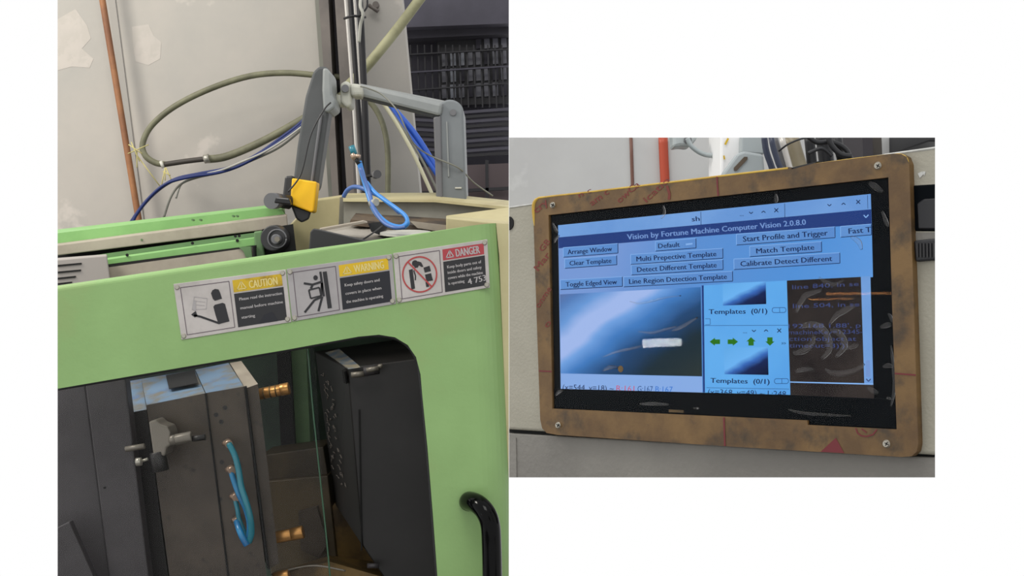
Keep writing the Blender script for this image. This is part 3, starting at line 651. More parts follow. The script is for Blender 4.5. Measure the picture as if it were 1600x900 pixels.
ml = thing('moving_mold_half', 'brown steel injection mold half with worn blue painted top', 'mold', P(320, 960, 2.3))
def mplate(name, fpts, topb, Y0, Y1, m, top=None):
    """fpts TL TR BR BL of the front face; topb back-left and back-right of the top face"""
    (tl, tr, br, bl) = fpts; (kl, kr) = topb
    b = BM()
    V = [P(*tl, Y0), P(*tr, Y0), P(*br, Y0), P(*bl, Y0)]; K = [P(*kl, Y1), P(*kr, Y1)]
    K += [K[1]+(V[2]-V[1]), K[0]+(V[3]-V[0])]
    f, k = loft(b, V, K)
    o = None
    for q in b.faces:
        if set(q.verts) == {f[0], f[1], k[0], k[1]}: q.material_index = 1
    return obj(name, b, [m, top or m], ml)
mplate('spacer_plate', [(201, 645), (229, 640), (270, 960), (240, 960)], [(198, 596), (221, 592)], 2.24, 2.40, 'dkmold', 'blue_p')  # front coloured black for the shade of the recess below its top
mplate('mold_plate', [(229, 633), (320.5, 614.5), (364, 960), (273, 960)], [(221, 592), (304, 578)], 2.22, 2.38, 'mold', 'blue_p')
mplate('mold_plate', [(321.5, 614), (381, 604), (421.5, 940), (365, 950)], [(305, 577.5), (357, 567)], 2.22, 2.38, 'mold', 'blue_p')
mplate('core_plate', [(383, 607), (403, 600), (436, 880), (420, 890)], [(359, 567), (377, 564)], 2.225, 2.385, 'mold', 'beige')
hx('pocket', [(264, 607), (309.5, 598), (309.8, 599), (264.3, 608)], 2.262, [(259, 586), (304, 578), (304.3, 579), (259.3, 587)], 2.372, 'gap', ml)
pr('parting_gap', [(381, 604), (384, 606), (388, 638), (420, 890), (417, 888)], 2.215, .02, 'gap', ml)
pr('parting_gap', [(319.8, 615), (322, 614.6), (365, 960), (362.5, 960)], 2.217, .02, 'gap', ml)
for x, y in ((352, 637), (338, 648), (346, 659), (347, 722), (344, 780)):
    b = BM(); disc(b, P(x, y, 2.221), (0, -1, 0), .004, .002, 12); obj('hole_plug', b, 'dkmold', ml)
for p in (([(400, 617, 2.28), (440, 609, 2.28)], 9), ([(438, 609.5, 2.279), (452, 606.5, 2.279)], 9.6), ([(425, 841, 2.28), (456, 835, 2.28)], 9.5), ([(455, 835, 2.279), (474, 831, 2.279)], 10.2), ([(428, 903, 2.28), (452, 898, 2.28)], 9)):
    b = BM(); tube(b, p[0], p[1], 20); bevel(b, .0008, 1, lambda e: e.calc_length() < .01); obj('guide_pin', b, 'copper', ml)
for x in (412, 422, 431):
    b = BM(); tube(b, [(x, 614.6-(x-412)*.2, 2.278), (x+1.6, 614.3-(x-412)*.2, 2.278)], 9.7, 20); obj('pin_ring', b, 'brass', ml)
cl = thing('mold_clamp', 'grey steel clamp with hex bolt gripping the mold plate', 'clamp', P(255, 740, 2.2))
b = BM(); prism(b, [(232, 659), (243, 656), (250, 663), (262, 667), (266, 676), (266, 690), (270, 694), (260, 700), (258, 712), (240, 716)], 2.16, .05); bevel(b, .003, 2); obj('clamp_body', b, 'clamp', cl)
b = BM(); tube(b, [(246, 706, 2.17), (252, 736, 2.17)], 12.5, 20); bevel(b, .001, 1, lambda e: e.calc_length() < .006); obj('round_nut', b, 'dkmold', cl)
b = BM(); tube(b, [(266, 688, 2.165), (275, 686.5, 2.165)], 8, 16); obj('washer', b, 'clamp', cl)
b = BM(); tube(b, [(274, 687, 2.165), (300, 682, 2.165)], 9, 6); bevel(b, .001, 1); obj('hex_bolt', b, 'clamp', cl)
b = BM(); tube(b, [(299, 686, 2.165), (321, 683, 2.165)], 4.6, 12); obj('threaded_end', b, 'dkmold', cl)
b = BM(); tube(b, [(196, 702, 2.165), (226, 697, 2.165)], 4.5, 6); obj('stud', b, 'clamp', cl)
b = BM(); tube(b, [(213, 722, 2.14), (221, 721, 2.14)], 6.5, 14); tube(b, [(221, 721, 2.15), (231, 717, 2.15)], 2.4, 8); obj('small_bolt', b, 'screw', cl)

ct = thing('coolant_tube', 'blue and teal coolant tubes looped between four fittings on the mold', 'tube', P(375, 855, 2.18))
for x, y in ((355, 692), (360, 733), (366, 775), (369, 812)):
    b = BM(); tube(b, [(x-4, y+1, 2.215), (x, y, 2.2)], 5, 6); tube(b, [(x+1, y-1, 2.205), (x+3, y+3, 2.19)], 6, 14); obj('fitting', b, 'fitting', ct)
for pts, r, m in (([(358, 694, 2.19), (367, 712, 2.18), (373, 735, 2.175), (377, 760, 2.17), (384, 782, 2.165), (391, 808, 2.165), (393, 832, 2.17), (389, 847, 2.175)], 4.8, 'teal'),
                  ([(361, 736, 2.195), (365, 750, 2.19), (373, 772, 2.18), (384, 795, 2.18), (390, 822, 2.18), (386, 845, 2.18), (380, 850, 2.18)], 4.4, 'glove'),
                  ([(367, 779, 2.195), (371, 796, 2.19), (374, 812, 2.19), (385, 838, 2.19)], 3.6, 'teal'),
                  ([(370, 815, 2.19), (374, 828, 2.175), (379, 840, 2.17), (386, 852, 2.17)], 5, 'glove')):
    b = BM(); tube(b, pts, r, 14); obj('tube_run', b, m, ct)

fm = thing('fixed_mold_half', 'black steel fixed mold half on the right with stamped marks', 'mold', P(600, 990, 2.3))
V = [P(543, 575, 2.3), P(720, 552, 2.3), P(735, 1120, 2.3), P(690, 1035, 2.3), P(566, 852, 2.3)]
K = [P(492, 549, 2.62), P(690, 520, 2.62), P(700, 1000, 2.62), P(640, 940, 2.62), P(524, 788, 2.62)]
b = BM(); loft(b, V, K); bevel(b, .002, 1); obj('mold_block', b, 'dkmold', fm)
hx('glint_edge', [(543, 575), (562, 572), (563, 574), (544, 577)], 2.292, [(508, 551), (530, 545), (531, 547), (509, 553)], 2.57, 'edge_hi', fm)  # pale strip standing for light reflected off the mold's top edge
pr('face_seam', [(560, 640), (562, 640), (566, 860), (564, 860)], 2.296, .006, 'gap', fm)
pr('side_slot', [(534, 578), (538, 581), (541, 600), (537, 598)], 2.285, .05, 'gap', fm)
for pts, r, m in (([(549, 586, 2.28), (570, 584, 2.28)], 4.6, 'clamp'), ([(569, 581, 2.275), (592, 577, 2.275)], 7.5, 'platen'), ([(573, 579, 2.27), (592, 575, 2.27)], 4.4, 'clamp'), ([(591, 573, 2.27), (598, 571, 2.27)], 3.5, 'clamp'), ([(574, 884, 2.28), (592, 884, 2.28)], 4, 'platen')):
    b = BM(); tube(b, pts, r, 8); obj('bolt', b, m, fm)
b = BM()
def SD(u, v, off=0):     # point on the side face (u from near edge to far edge, v down)
    p = (V[0]*(1-u)+K[0]*u)*(1-v)+(V[4]*(1-u)+K[4]*u)*v
    n = (K[0]-V[0]).cross(V[4]-V[0]).normalized()
    if n.x > 0: n = -n
    return p+n*(.0015+off)
for i in range(46):
    v = .12+.66*((i*37) % 46)/46; u = .88-.62*random.random()*(.55+.45*v)
    for s in range(2):
        a = random.random()*6.28; du, dv = .045*math.cos(a), .016*math.sin(a)+.008
        p0, p1 = SD(u, v), SD(u+du, v+dv); tube3(b, [p0, p1], .0009, 5, 1); u += .02
so = obj('stamped_marks', b, 'scratch', fm, kind='stuff')

# ================================================================== RIGHT SECTION: wall and pipes behind the screen
o = pr('wall_right', [(770, 150), (1500, 150), (1500, 760), (770, 760)], 2.1, .05, 'wallB', side='B'); o['kind'] = 'structure'
def tB(name, pts, r, m, lb, cat):
    if cat != 'cable tie':      # runs on down behind the machine cover
        (xa, ya, _), (xb, yb, yy) = pts[-2], pts[-1]; k_ = (xb-xa)/(yb-ya)*.4
        pts = pts+[(xb+k_*200, yb+200, yy), (xb+k_*450, yb+450, yy)]
    o = tb(name, pts, r, m, side='B', k=4); tag(o, lb, cat); return o
tB('thin_pipe', [(985, 190, 2.098), (989, 320, 2.098)], 2.6, 'brownpipe', 'thin brown pipe on the wall left of the red pipe', 'pipe')
tB('red_pipe', [(1035, 190, 2.093), (1037, 240, 2.093), (1040, 320, 2.093)], 7.5, 'redpipe', 'thick orange-red pipe on the pale wall above the screen', 'pipe')
tB('copper_pipe', [(1118, 190, 2.098), (1123, 320, 2.098)], 2.6, 'pipe', 'thin copper-coloured pipe just left of the white box', 'pipe')
rb = thing('ring_bracket', 'galvanised bracket with curved ring arm hanging from above', 'bracket', P(1080, 245, 1.7))
b = BM(); prism(b, [(1050, 180), (1090, 180), (1090, 216), (1078, 230), (1062, 228), (1052, 231)], 1.7, .04); bevel(b, .004, 2); obj('bracket_plate', b, 'galv', rb, 'B')
b = BM(); tube(b, [(1074, 216, 1.69), (1080, 228, 1.69), (1095, 239, 1.69), (1112, 243, 1.69), (1132, 239, 1.69)], 3.8); obj('ring_arm', b, 'galv', rb, 'B')
b = BM(); disc(b, P(1074, 219, 1.7), (0, -1, 0), .005, .006); obj('bolt', b, 'grey_pl', rb, 'B')
wb = thing('white_box', 'bright white box with a slotted pale grey plate above the screen', 'box', P(1160, 270, 1.6))
pr('box_body', [(1126, 170), (1192, 170), (1194, 242), (1150, 290), (1126, 290)], 1.62, .1, 'whitebox', wb, .003, 'B')
pr('box_shoulder', [(1161, 170), (1192, 170), (1194, 241), (1158, 239)], 1.6, .02, 'paleplate', wb, .002, 'B')
pr('slotted_plate', [(1152, 240), (1162, 236), (1193, 241), (1198, 300), (1124, 300), (1130, 270)], 1.57, .02, 'paleplate', wb, .003, 'B')
pr('slot', [(1147, 262), (1163, 245), (1168, 245), (1168, 249), (1151, 267), (1147, 266)], 1.568, .004, 'rust', wb, 0, 'B')
b = BM(); stroke(b, [(1138, 216), (1133, 226)], 3, A(1.62), .002); stroke(b, [(1131, 243), (1132, 249)], 2.5, A(1.62), .002); obj('yellow_marks', b, 'yel2', wb, 'B', normals=False)
tB('slate_cable', [(1192, 180, 1.55), (1196, 230, 1.55), (1206, 262, 1.55), (1216, 300, 1.55)], 5, 'cableB', 'dark slate cable just right of the white box', 'cable')
tB('slate_cable', [(1200, 180, 1.53), (1207, 225, 1.53), (1216, 255, 1.53), (1230, 300, 1.53)], 4.6, 'cableB', 'second dark slate cable, curving toward the white pole', 'cable')
tB('dark_cable', [(1204, 180, 1.6), (1211, 222, 1.6), (1226, 262, 1.6), (1236, 300, 1.6)], 6, 'grey_pl', 'grey cable directly beside the white pole', 'cable')
tB('white_pole', [(1214, 180, 1.56), (1224, 225, 1.56), (1234, 262, 1.56), (1244, 300, 1.56)], 4.8, 'chrome', 'slim bright white pole above the screen', 'pole')
tB('khaki_pole', [(1228, 180, 1.58), (1239, 225, 1.58), (1250, 262, 1.58), (1260, 300, 1.58)], 12, 'khaki_pole', 'thick khaki pole beside the white pole', 'pole')
tB('cable_tie', [(1217, 236, 1.54), (1232, 225, 1.53), (1252, 217, 1.53), (1270, 214, 1.54)], 1.5, 'blk', 'black tie strapped across the khaki pole', 'cable tie')
bb = thing('cable_bundle', 'tangled bundle of black cables right of the khaki pole', 'cable bundle', P(1290, 260, 1.6))
for pts, r in (([(1262, 190, 1.6), (1266, 230, 1.6), (1272, 290, 1.6)], 8), ([(1282, 190, 1.62), (1288, 225, 1.62), (1296, 290, 1.62)], 12), ([(1306, 190, 1.6), (1309, 225, 1.58), (1316, 250, 1.6), (1320, 290, 1.6)], 8), ([(1255, 206, 1.57), (1275, 222, 1.57), (1300, 222, 1.57), (1322, 234, 1.57), (1334, 260, 1.57)], 4), ([(1300, 195, 1.56), (1296, 220, 1.56), (1312, 240, 1.56), (1330, 244, 1.56)], 4.5), ([(1262, 240, 1.56), (1284, 232, 1.56), (1300, 244, 1.56)], 3)):
    b = BM(); tube(b, pts, r, 10); obj('cable', b, 'blk', bb, 'B')
pc = thing('dark_post', 'dark brown steel post behind the panel corner', 'post', P(1360, 260, 1.95))
pr('post_face', [(1346, 180), (1362, 180), (1384, 760), (1370, 760)], 1.95, .15, 'coldark', pc, 0, 'B')
pr('post_side', [(1362, 180), (1376, 180), (1400, 760), (1384, 760)], 1.97, .06, 'sleeve', pc, 0, 'B')
tag(pr('dark_fixture', [(1451, 180), (1500, 180), (1500, 222), (1451, 221)], 1.9, .2, 'blk', None, .002, 'B'), 'small dark fixture at the top right corner of the pale wall', 'fixture')

# ------------------------------------------------------------------ machine cover carrying the screen
mc = thing('machine_cover', 'beige textured machine cover on which the framed screen is mounted', 'machine cover', QB(1150, 730, -.04))
b = BM(); prismB(b, [(740, 330), (1520, 220.5), (1520, 715), (740, 668)], -.006, .035); bevel(b, .0025, 3); obj('cover_sheet', b, 'coverB', mc, 'B')
b = BM(); prismB(b, [(740, 668), (1520, 715), (1520, 719), (740, 674)], -.012, .03); obj('cover_gap', b, 'gap', mc, 'B')
b = BM(); prismB(b, [(740, 673.5), (1520, 718.5), (1520, 800), (740, 800)], -.008, .035); bevel(b, .0012, 2); obj('lower_panel', b, 'lowerB', mc, 'B')
b = BM(); prismB(b, [(740, 680), (806, 684), (808, 800), (740, 800)], -.0072, .001); obj('end_strip', b, 'gap' if False else 'lowerB', mc, 'B')
b = BM(); prismB(b, [(1380, 240.3), (1520, 220.7), (1520, 225), (1400, 241.5), (1380, 244)], -.0055, .02); bevel(b, .0006, 1); obj('worn_edge', b, 'white_edge', mc, 'B')
b = BM(); prismB(b, [(740, 330.5), (838, 316.5), (838, 318.5), (740, 333)], -.0055, .02); obj('worn_edge', b, 'white_edge', mc, 'B')
b = BM(); disc(b, QB(796, 349, -.0062), NB, .0058*1.0, .0012, 24); obj('cover_hole', b, 'gap', mc, 'B')
b = BM(); prismB(b, [(1423, 290), (1520, 284), (1520, 362), (1426, 361)], -.005, .003); bevel(b, .0008, 1); obj('vent_recess', b, 'bezel', mc, 'B')
b = BM(); prismB(b, [(1432, 318), (1442, 311), (1520, 306), (1520, 358), (1434, 358)], -.0035, .003); bevel(b, .0008, 1); obj('vent_latch', b, 'blk', mc, 'B')
b = BM(); prismB(b, [(1426, 364), (1520, 362), (1520, 374), (1427, 376)], -.0055, .001); obj('vent_ledge', b, 'lowerB', mc, 'B')
b = BM(); prismB(b, [(1427, 376), (1455, 373), (1520, 374), (1520, 405), (1455, 407), (1430, 409)], -.002, .005); bevel(b, .0012, 2); obj('rubber_grip', b, 'blk', mc, 'B')
for i in range(6):
    x = 1432+i*5.2
    b = BM(); prismB(b, [(x, 380), (x+2, 380), (x+2.4, 402), (x+.4, 402)], -.001, .0015); obj('grip_rib', b, 'black', mc, 'B')
b = BM(); prismB(b, [(1434, 271), (1440, 268), (1443, 272), (1437, 278)], -.0055, .001); prismB(b, [(1441, 268), (1446, 268), (1444, 275)], -.0055, .001); obj('paint_chip', b, 'white_edge', mc, 'B')

# ------------------------------------------------------------------ framed screen
mo = thing('framed_screen', 'touch screen in a dirty kraft-brown frame showing a blue program window', 'screen', QB(1140, 705, -.006))
outer = [(833, 330), (834, 316), (840, 309.5), (852, 306.5), (918, 299), (1065, 281.5), (1130, 273.5), (1234, 261), (1236, 265), (1271, 255.5), (1395, 240), (1408, 240.5), (1416, 245), (1420.5, 256), (1427, 450), (1434.5, 694), (1432, 706), (1424, 713), (1408, 714), (1130, 697), (870, 679.5), (854, 676.5), (847, 669), (844, 655), (838, 480)]
inner = [(857, 336), (1388, 277), (1394, 480), (1401, 671), (1262, 664), (1261, 657), (863, 638.5)]
b = BM()
def ringfill(bm, fn_off):
    vo = [bm.verts.new(QB(x, y, fn_off)) for x, y in outer]; vi = [bm.verts.new(QB(x, y, fn_off)) for x, y in inner]
    eo = [bm.edges.new((vo[i], vo[(i+1) % len(vo)])) for i in range(len(vo))]; ei = [bm.edges.new((vi[i], vi[(i+1) % len(vi)])) for i in range(len(vi))]
    bmesh.ops.triangle_fill(bm, use_beauty=True, use_dissolve=False, edges=eo+ei)
    return vo, vi
fo, fi = ringfill(b, 0)
T = .0062
co = [b.verts.new(QB(x, y, 0)-NB*T) for x, y in outer]; ci = [b.verts.new(QB(x, y, 0)-NB*T) for x, y in inner]
for lst, bk, mi in ((fo, co, 0), (fi, ci, 0)):
    for i in range(len(lst)):
        j = (i+1) % len(lst); q = face(b, [lst[i], lst[j], bk[j], bk[i]]); q.material_index = mi
fr = obj('frame', b, ['paper', 'paper_y'], mo, 'B')
# yellow worn rim along the top and left corner
b = BM()
rim = [QB(x, y, -.0006) for x, y in [(836, 356), (834.5, 340), (834.5, 320), (840, 311), (852, 308), (918, 300.5), (1065, 283), (1130, 275), (1232, 263)]]
tube3(b, rim, lambda t: .0009 if t > .5 else .0003+.0016*math.sin(math.pi*t/.5) if t < .35 else .0013-.0004*(t-.35)/.15, 8, 4); obj('worn_yellow_rim', b, 'paper_y', fr, 'B')
b = BM(); tube3(b, [QB(x, y, -.0008) for x, y in [(1272, 257), (1340, 248), (1395, 242), (1408, 242), (1416, 247), (1419.5, 257)]], .0008, 8, 4); obj('worn_rim', b, 'paper_y', fr, 'B')
b = BM(); prismB(b, [(1236, 262), (1278, 252), (1262, 261), (1237, 267)], -.002, .004); obj('tape_scrap', b, 'blk', fr, 'B')
for x, y in ((863.5, 320.5), (1371.5, 259), (872, 664.5), (1385, 693.5)):
    b = BM(); disc(b, QB(x, y, 0), NB, .0027, .0012, 20, .002); disc(b, QB(x, y, .0013), NB, .0017, .0003, 16)
    obj('screw', b, 'screw', fr, 'B')
    b = BM()
    for a in (.5, 2.07):
        stroke(b, [(x-3.2*math.cos(a), y-3.2*math.sin(a)), (x+3.2*math.cos(a), y+3.2*math.sin(a))], 1.4, QB, .0018)
    obj('screw_cross', b, 'gap', fr, 'B', normals=False)
for s, p0, p1, h in (('cry', (838, 334), (857, 318), 11), ('am c', (925, 322), (952, 302), 10), ('n c', (905, 309), (925, 300), 8), ('owCa', (968, 318), (1000, 290), 10), ('icatio', (1010, 317), (1047, 283), 10),
                     ('GB', (848, 394), (860, 378), 9), ('Mar', (841, 424), (860, 399), 10), ('onme', (842, 482), (862, 452), 9), ('o', (855, 513), (862, 505), 10)):
    b = BM(); text(b, s, p0, p1, h, QB, .0002, .012); obj('red_lettering', b, 'redprint', fr, 'B', normals=False)
for st_, w_, m_ in (([(1042, 290), (1046, 303), (1045, 312)], 4, 'redprint'), ([(1120, 276), (1122, 306)], 2.5, 'maroon'), ([(1131, 652), (1132.5, 697)], 2.6, 'maroon'), ([(842, 579.5), (862, 580.5)], 2.2, 'maroon'), ([(1398, 583.5), (1431, 586)], 2.4, 'maroon'),
                    ([(1337, 669), (1340, 677), (1346, 681), (1354, 682), (1364, 679), (1370, 671)], 2.2, 'maroon'), ([(1346, 670), (1354, 676)], 2, 'maroon')):
    b = BM(); stroke(b, st_, w_, QB, .0003); obj('printed_line', b, m_, fr, 'B', normals=False)
fl('printed_triangle', [[(1306, 684), (1319, 708), (1282, 706)]], QB, .0003, 'maroon', fr, 'B')

b = BM(); prismB(b, [(850, 330), (1394, 270), (1408, 678), (856, 646)], -.003, .0025); gl = obj('screen_backing', b, 'bezel', mo, 'B')
O = -.0029
def q4(x0, x1, x2, x3, y0, y1, y2, y3): return [(x0, y0), (x1, y1), (x2, y2), (x3, y3)]
def slope(x, y):
    t = x-872; yl = (y+.098*t+.00048*352*t)/(1+.00048*t)
    return -.098+(yl-352)*.00048
di = fl('display', [[(872, 352), (1360.5, 303), (1362, 345), (1364, 433), (1230, 438.5), (1235, 617), (876, 607.5)]], QB, O, 'ui', mo, 'B')
e = .0001
fl('task_bar', [[(872, 352), (1360.5, 303), (1361.2, 327), (872.5, 371)]], QB, O+e, 'ui2', di, 'B')
fl('title_bar', [[(872.5, 371), (1361.2, 327), (1362, 350), (1130, 366.5), (873, 388)]], QB, O+e, 'uititle', di, 'B')
b = BM(); text(b, 'Vision by Fortune Machine Computer Vision 2.0.8.0', (980, 374.5), (1259, 351), 8.6, QB, O+2*e, .006); obj('title_lettering', b, 'uititxt', di, 'B', normals=False)
b = BM(); text(b, 'sh', (1081, 346), (1093, 345), 7.5, QB, O+2*e, .01)
stroke(b, [(1095, 331), (1095.3, 351)], .8, QB, O+2*e); stroke(b, [(1226, 318), (1226.3, 340)], .8, QB, O+2*e); stroke(b, [(1355.5, 305), (1356, 326)], .7, QB, O+2*e)
def chev(x, y, s, w=1.3): stroke(b, [(x-3, y-s*1.3), (x, y+s*1.3), (x+3, y-s*1.3)], w, QB, O+2*e)
def cross(x, y): stroke(b, [(x-3, y-3), (x+3, y+3)], 1.4, QB, O+2*e); stroke(b, [(x-3, y+3), (x+3, y-3)], 1.4, QB, O+2*e)
def dots(x, y):
    for i in range(3): stroke(b, [(x+i*2.4, y), (x+1.2+i*2.4, y)], 1, QB, O+2*e)
dots(1156, 337); chev(1173.5, 332.5, 1); chev(1193, 331, -1); cross(1213, 328.5)
chev(1296, 320.5, 1); chev(1318, 318.5, -1); cross(1341, 315.5)
dots(1161, 520); chev(1178, 517, 1); chev(1197, 516.5, -1); cross(1217.5, 516.5)
text(b, '>>', (1221, 539), (1227.5, 539), 5, QB, O+2*e, .02)
obj('icons', b, 'uitxt', di, 'B', normals=False)
b = BM(); stroke(b, [(1349.5, 336), (1353, 340), (1357, 335.5)], 1.6, QB, O+2*e); obj('title_chevron', b, 'uiedge', di, 'B', normals=False)
for s, x0, x1, yc, h, t0, t1 in (('Arrange Window', 880, 965.5, 394.5, 15, 887, 956), ('Clear Template', 882.3, 963.7, 412, 14.5, 890, 955), ('Toggle Edged View', 875.5, 972.5, 445, 15, 884, 963.7),
                                 ('Default', 1024, 1087.5, 384.8, 15, 1028.5, 1062), ('Multi Prepective Template', 985.3, 1129.5, 405.5, 15.5, 994.5, 1119), ('Detect Different Template', 986.3, 1129.8, 422, 15.5, 995.5, 1119.5),
                                 ('Line Region Detection Template', 974.2, 1144.7, 440.5, 15.5, 983, 1135.5), ('Start Profile and Trigger', 1150.5, 1304.7, 374.5, 17, 1161, 1293), ('Match Template', 1171.2, 1283.7, 393, 16, 1181.7, 1272),
                                 ('Calibrate Detect Different', 1146.7, 1312.2, 413, 16.5, 1157, 1300), ('Fast T', 1313.3, 1361.5, 362.2, 17, 1326, 1361)):
    sl = slope((x0+x1)/2, yc-.05*(x1-x0)/2); yr = yc+sl*(x1-x0)
    tl, tr, br, bl = (x0, yc-h/2), (x1-.1, yr-h/2), (x1+.2, yr+h/2), (x0+.3, yc+h/2)
    bt = fl('button', [[tl, tr, br, bl]], QB, O+2*e, 'uibtn', di, 'B')
    b = BM(); stroke(b, [bl, tl, tr], .9, QB, O+3*e); obj('button_highlight', b, 'uiedge', di, 'B', normals=False)
    b = BM(); stroke(b, [tr, br, bl], 1.1, QB, O+3*e)
    f0 = yc+sl*(t0-x0)+h*.24; f1 = yc+sl*(t1-x0)+h*.24
    text(b, s, (t0, f0), (t1, f1), h*.5, QB, O+4*e, .012)
    obj('button_lettering', b, 'uitxt', di, 'B', normals=False)
b = BM(); stroke(b, [(1071.5, 382), (1082, 380.7)], 2.6, QB, O+4*e); obj('menu_mark', b, 'uiedge', di, 'B', normals=False)
fl('image_view', [[(875, 460), (1095, 448.5), (1097, 588), (876, 583.3)]], QB, O+2*e, 'imgL', di, 'B')
fl('status_row', [[(876, 583.6), (1097, 588.3), (1097.5, 613.4), (876.3, 607.5)]], QB, O+2*e, 'uirow', di, 'B')
fl('column_gap', [[(1096.5, 446), (1099.5, 446), (1101.5, 613), (1098.5, 613)]], QB, O+3*e, 'uititle', di, 'B')
fl('template_column', [[(1099.5, 446), (1146, 443), (1229.4, 438.2), (1235, 617), (1101.5, 613.5)]], QB, O+e, 'uimid', di, 'B')
fl('template_thumbnail', [[(1129, 443.2), (1196.5, 439.6), (1197.3, 475), (1129.6, 477.5)]], QB, O+2*e, 'imgS', di, 'B')
fl('template_thumbnail', [[(1131, 543), (1199.7, 542.4), (1200.8, 585.8), (1132, 584.6)]], QB, O+2*e, 'imgS', di, 'B')
b = BM(); text(b, 'Templates  (0/1)', (1107.5, 490.8), (1198.6, 489.5), 7.6, QB, O+2*e, .01); text(b, 'Templates  (0/1)', (1110, 598), (1202, 600), 7.6, QB, O+2*e, .01)
text(b, '(x=544, y=18) ~', (879, 608.8), (959, 611), 8.5, QB, O+3*e); text(b, '(x=368, y=49) ~ L:248', (1106, 616.6), (1228, 620), 9, QB, O+3*e)
obj('lettering', b, 'uitxt', di, 'B', normals=False)
b = BM(); text(b, 'R:161', (963, 611), (991, 611.8), 9, QB, O+3*e); obj('red_value', b, 'uired', di, 'B', normals=False)
b = BM(); text(b, 'G:167', (996, 611.8), (1020, 612.3), 9, QB, O+3*e); obj('grey_value', b, 'uishade', di, 'B', normals=False)
b = BM(); text(b, 'B:167', (1024, 612.4), (1051, 613), 9, QB, O+3*e); obj('blue_value', b, 'uib', di, 'B', normals=False)
b = BM()
for x0, x1, y in ((1206.5, 1228, 484.5), (1210, 1232, 595.5)):
    stroke(b, [(x0+2, y-3.7), (x1-2, y-3.9), (x1, y-1.5), (x1, y+1.5), (x1-2, y+3.7), (x0+2, y+3.9), (x0, y+1.5), (x0, y-1.5), (x0+2, y-3.7)], .9, QB, O+3*e)
    stroke(b, [(x0+11.5, y-3.7), (x0+11.8, y+3.7)], .8, QB, O+3*e)
stroke(b, [(1100, 508.8), (1231, 508.2)], .7, QB, O+2*e); stroke(b, [(1102, 498), (1109.5, 498), (1110, 507), (1102, 507.5)], .7, QB, O+2*e)
stroke(b, [(1104, 605.8), (1233, 608)], .7, QB, O+2*e)
obj('toggle_outline', b, 'uishade', di, 'B', normals=False)
for cx, cy, a in ((1117, 534, math.pi), (1145, 534, 0), (1173.5, 533.5, -math.pi/2), (1203, 533.5, math.pi/2)):
    pts = [(8.3, 0), (0, -6.3), (0, -3.6), (-8, -3.6), (-8, 3.6), (0, 3.6), (0, 6.3)]
    if abs(math.sin(a)) > .5: pts = [(x*.8, y*1.15) for x, y in pts]
    fl('arrow_icon', [[(cx+x*math.cos(a)-y*math.sin(a), cy+x*math.sin(a)+y*math.cos(a)) for x, y in pts]], QB, O+3*e, 'uigreen', di, 'B')
fl('terminal', [[(1229.4, 438.4), (1345, 432.6), (1350.4, 598), (1234.4, 596)]], QB, O+2*e, 'uiterm', di, 'B')
fl('terminal_edge', [[(1234.4, 596), (1364.5, 599), (1364.6, 601.3), (1234.5, 597.8)]], QB, O+3*e, 'uiedge', di, 'B')
fl('scroll_bar', [[(1345, 432.4), (1360, 431.4), (1364.5, 600), (1350.4, 599.5)]], QB, O+2*e, 'ui2', di, 'B')
fl('scroll_thumb', [[(1352.4, 563), (1359, 563), (1360.2, 589), (1353.2, 589)]], QB, O+3*e, 'uititxt', di, 'B')
fl('unlit_strip', [[(1234.6, 598), (1364.6, 601.4), (1366, 623), (1235, 617)]], QB, O+2*e, 'uiterm', di, 'B')
b = BM(); stroke(b, [(1353.5, 592), (1357, 596), (1360.5, 592)], 1.6, QB, O+3*e)
for s, p0, p1 in (('line 840, in se', (1238, 452), (1342, 446.5)), ('line 504, in se', (1239, 481.5), (1343, 478.5)), ("192.168.1.88', p", (1232, 512.8), (1345, 511.5)), ('machineKey=12345-', (1232, 522.5), (1348, 521.5)),
                  ('ction object at', (1233, 532.6), (1338, 532.5)), ("timeout=3)'))", (1233, 543), (1325, 543.5))):
    text(b, s, p0, p1, 6.8, QB, O+3*e, 0)
obj('terminal_lettering', b, 'uitermtxt', di, 'B', normals=False)
# black border of the panel covers the lower end of the last text rows
b = BM(); prismB(b, [(856, 607.6), (876, 607.6), (1234, 617.2), (1366, 622.5), (1404, 624), (1404, 676), (860, 644)], O+.0006, .0006); obj('lower_border', b, 'bezel', mo, 'B')
b = BM(); prismB(b, [(1045, 640), (1068, 641), (1068, 645), (1045, 644)], O+.0012, .0008); obj('flex_cable', b, 'brass', mo, 'B')
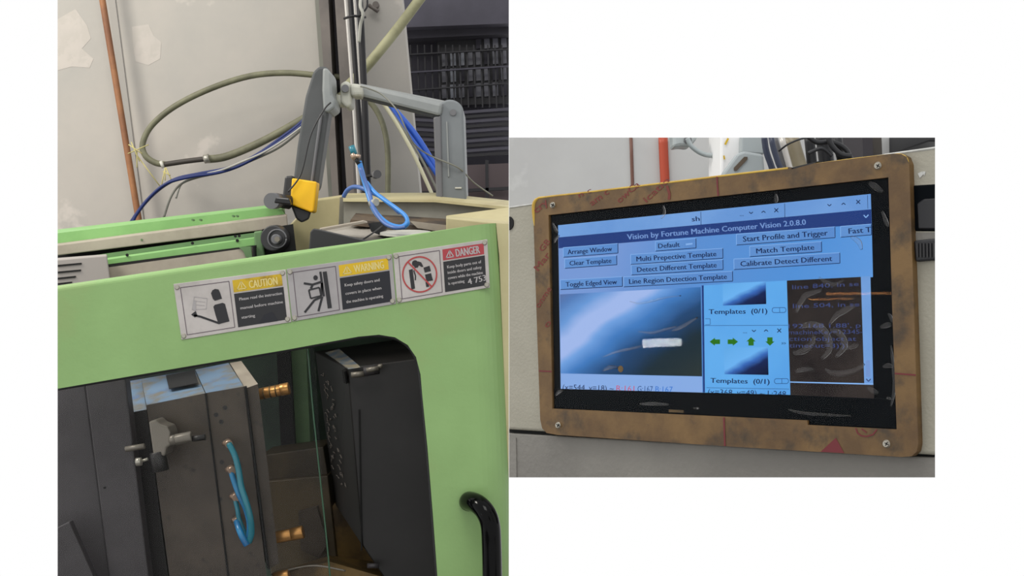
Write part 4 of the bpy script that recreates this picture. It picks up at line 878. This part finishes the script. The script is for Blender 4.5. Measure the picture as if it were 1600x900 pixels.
# glossy film with trapped air bubbles
b = BM(); prismB(b, [(858.5, 338), (1387, 279), (1399.5, 669.5), (1263, 662), (864, 637)], -.0012, .0004); fi_ = obj('protective_film', b, 'film', mo, 'B')
def bub(pts, r):
    b = BM(); tube3(b, [QB(x, y, -.0012) for x, y in pts], (lambda t: r*(.35+.65*math.sin(math.pi*min(max(t, .08), .92)))), 10, 5, flatten=NB); obj('air_bubble', b, 'bubble', fi_, 'B')
for pts, r in (([(1296, 506), (1308, 492), (1322, 484), (1336, 477)], .0022), ([(1290, 577), (1300, 583), (1320, 583), (1340, 577), (1350, 568)], .0021), ([(1243, 581), (1256, 577), (1271, 577)], .0016),
               ([(1252, 510), (1270, 507), (1290, 520), (1296, 545), (1284, 560)], .0030), ([(1298, 515), (1312, 522), (1320, 540), (1306, 558)], .0026), ([(1240, 552), (1256, 548), (1268, 538), (1272, 524)], .0026), ([(1322, 545), (1334, 541), (1342, 539)], .0016),
               ([(1280, 434), (1292, 442), (1304, 445), (1318, 438)], .0016), ([(1244, 488), (1252, 470), (1262, 460), (1284, 453)], .0022), ([(1376, 511), (1386, 508), (1393, 507)], .0018), ([(1380, 573), (1388, 571), (1395, 573)], .0016), ([(1388, 490), (1392, 496), (1394, 504)], .0013),
               ([(1356, 605), (1364, 611), (1372, 614)], .002), ([(1386, 622), (1392, 623)], .0016), ([(984, 471), (998, 474), (1020, 470), (1040, 465), (1064, 462)], .0007), ([(998, 518), (1020, 520), (1042, 514), (1056, 510)], .0010), ([(1050, 517), (1066, 510), (1090, 496)], .0013), ([(942, 558), (962, 550), (990, 544), (1010, 538)], .0009), ([(942, 579), (952, 574), (966, 574)], .0015), ([(1000, 631), (1024, 631), (1045, 632)], .0014),
               ([(863, 348), (868, 358), (872, 364)], .0016), ([(866, 380), (868, 374), (874, 368)], .0014), ([(1036, 321), (1038, 332), (1033, 341)], .0016), ([(1212, 303), (1213, 312), (1212, 317)], .0017), ([(1330, 370), (1342, 378), (1346, 390)], .0018), ([(1358, 285), (1368, 292), (1380, 300)], .0022), ([(868, 618), (872, 613), (880, 610)], .0016), ([(1378, 330), (1384, 345), (1388, 355)], .0016), ([(1392, 540), (1396, 575), (1397, 610), (1392, 635)], .0013), ([(1084, 638), (1092, 638)], .0013), ([(1232, 640), (1260, 646), (1330, 650)], .0010)):
    bub(pts, r)
for x, y, s in ((970, 576.5, .0026),):
    b = BM(); disc(b, QB(x, y, -.001), NB, s, .0003, 16); obj('glue_spot', b, 'brass', fi_, 'B')

# ------------------------------------------------------------------ tube lamps of the hall, mirrored in the screen film
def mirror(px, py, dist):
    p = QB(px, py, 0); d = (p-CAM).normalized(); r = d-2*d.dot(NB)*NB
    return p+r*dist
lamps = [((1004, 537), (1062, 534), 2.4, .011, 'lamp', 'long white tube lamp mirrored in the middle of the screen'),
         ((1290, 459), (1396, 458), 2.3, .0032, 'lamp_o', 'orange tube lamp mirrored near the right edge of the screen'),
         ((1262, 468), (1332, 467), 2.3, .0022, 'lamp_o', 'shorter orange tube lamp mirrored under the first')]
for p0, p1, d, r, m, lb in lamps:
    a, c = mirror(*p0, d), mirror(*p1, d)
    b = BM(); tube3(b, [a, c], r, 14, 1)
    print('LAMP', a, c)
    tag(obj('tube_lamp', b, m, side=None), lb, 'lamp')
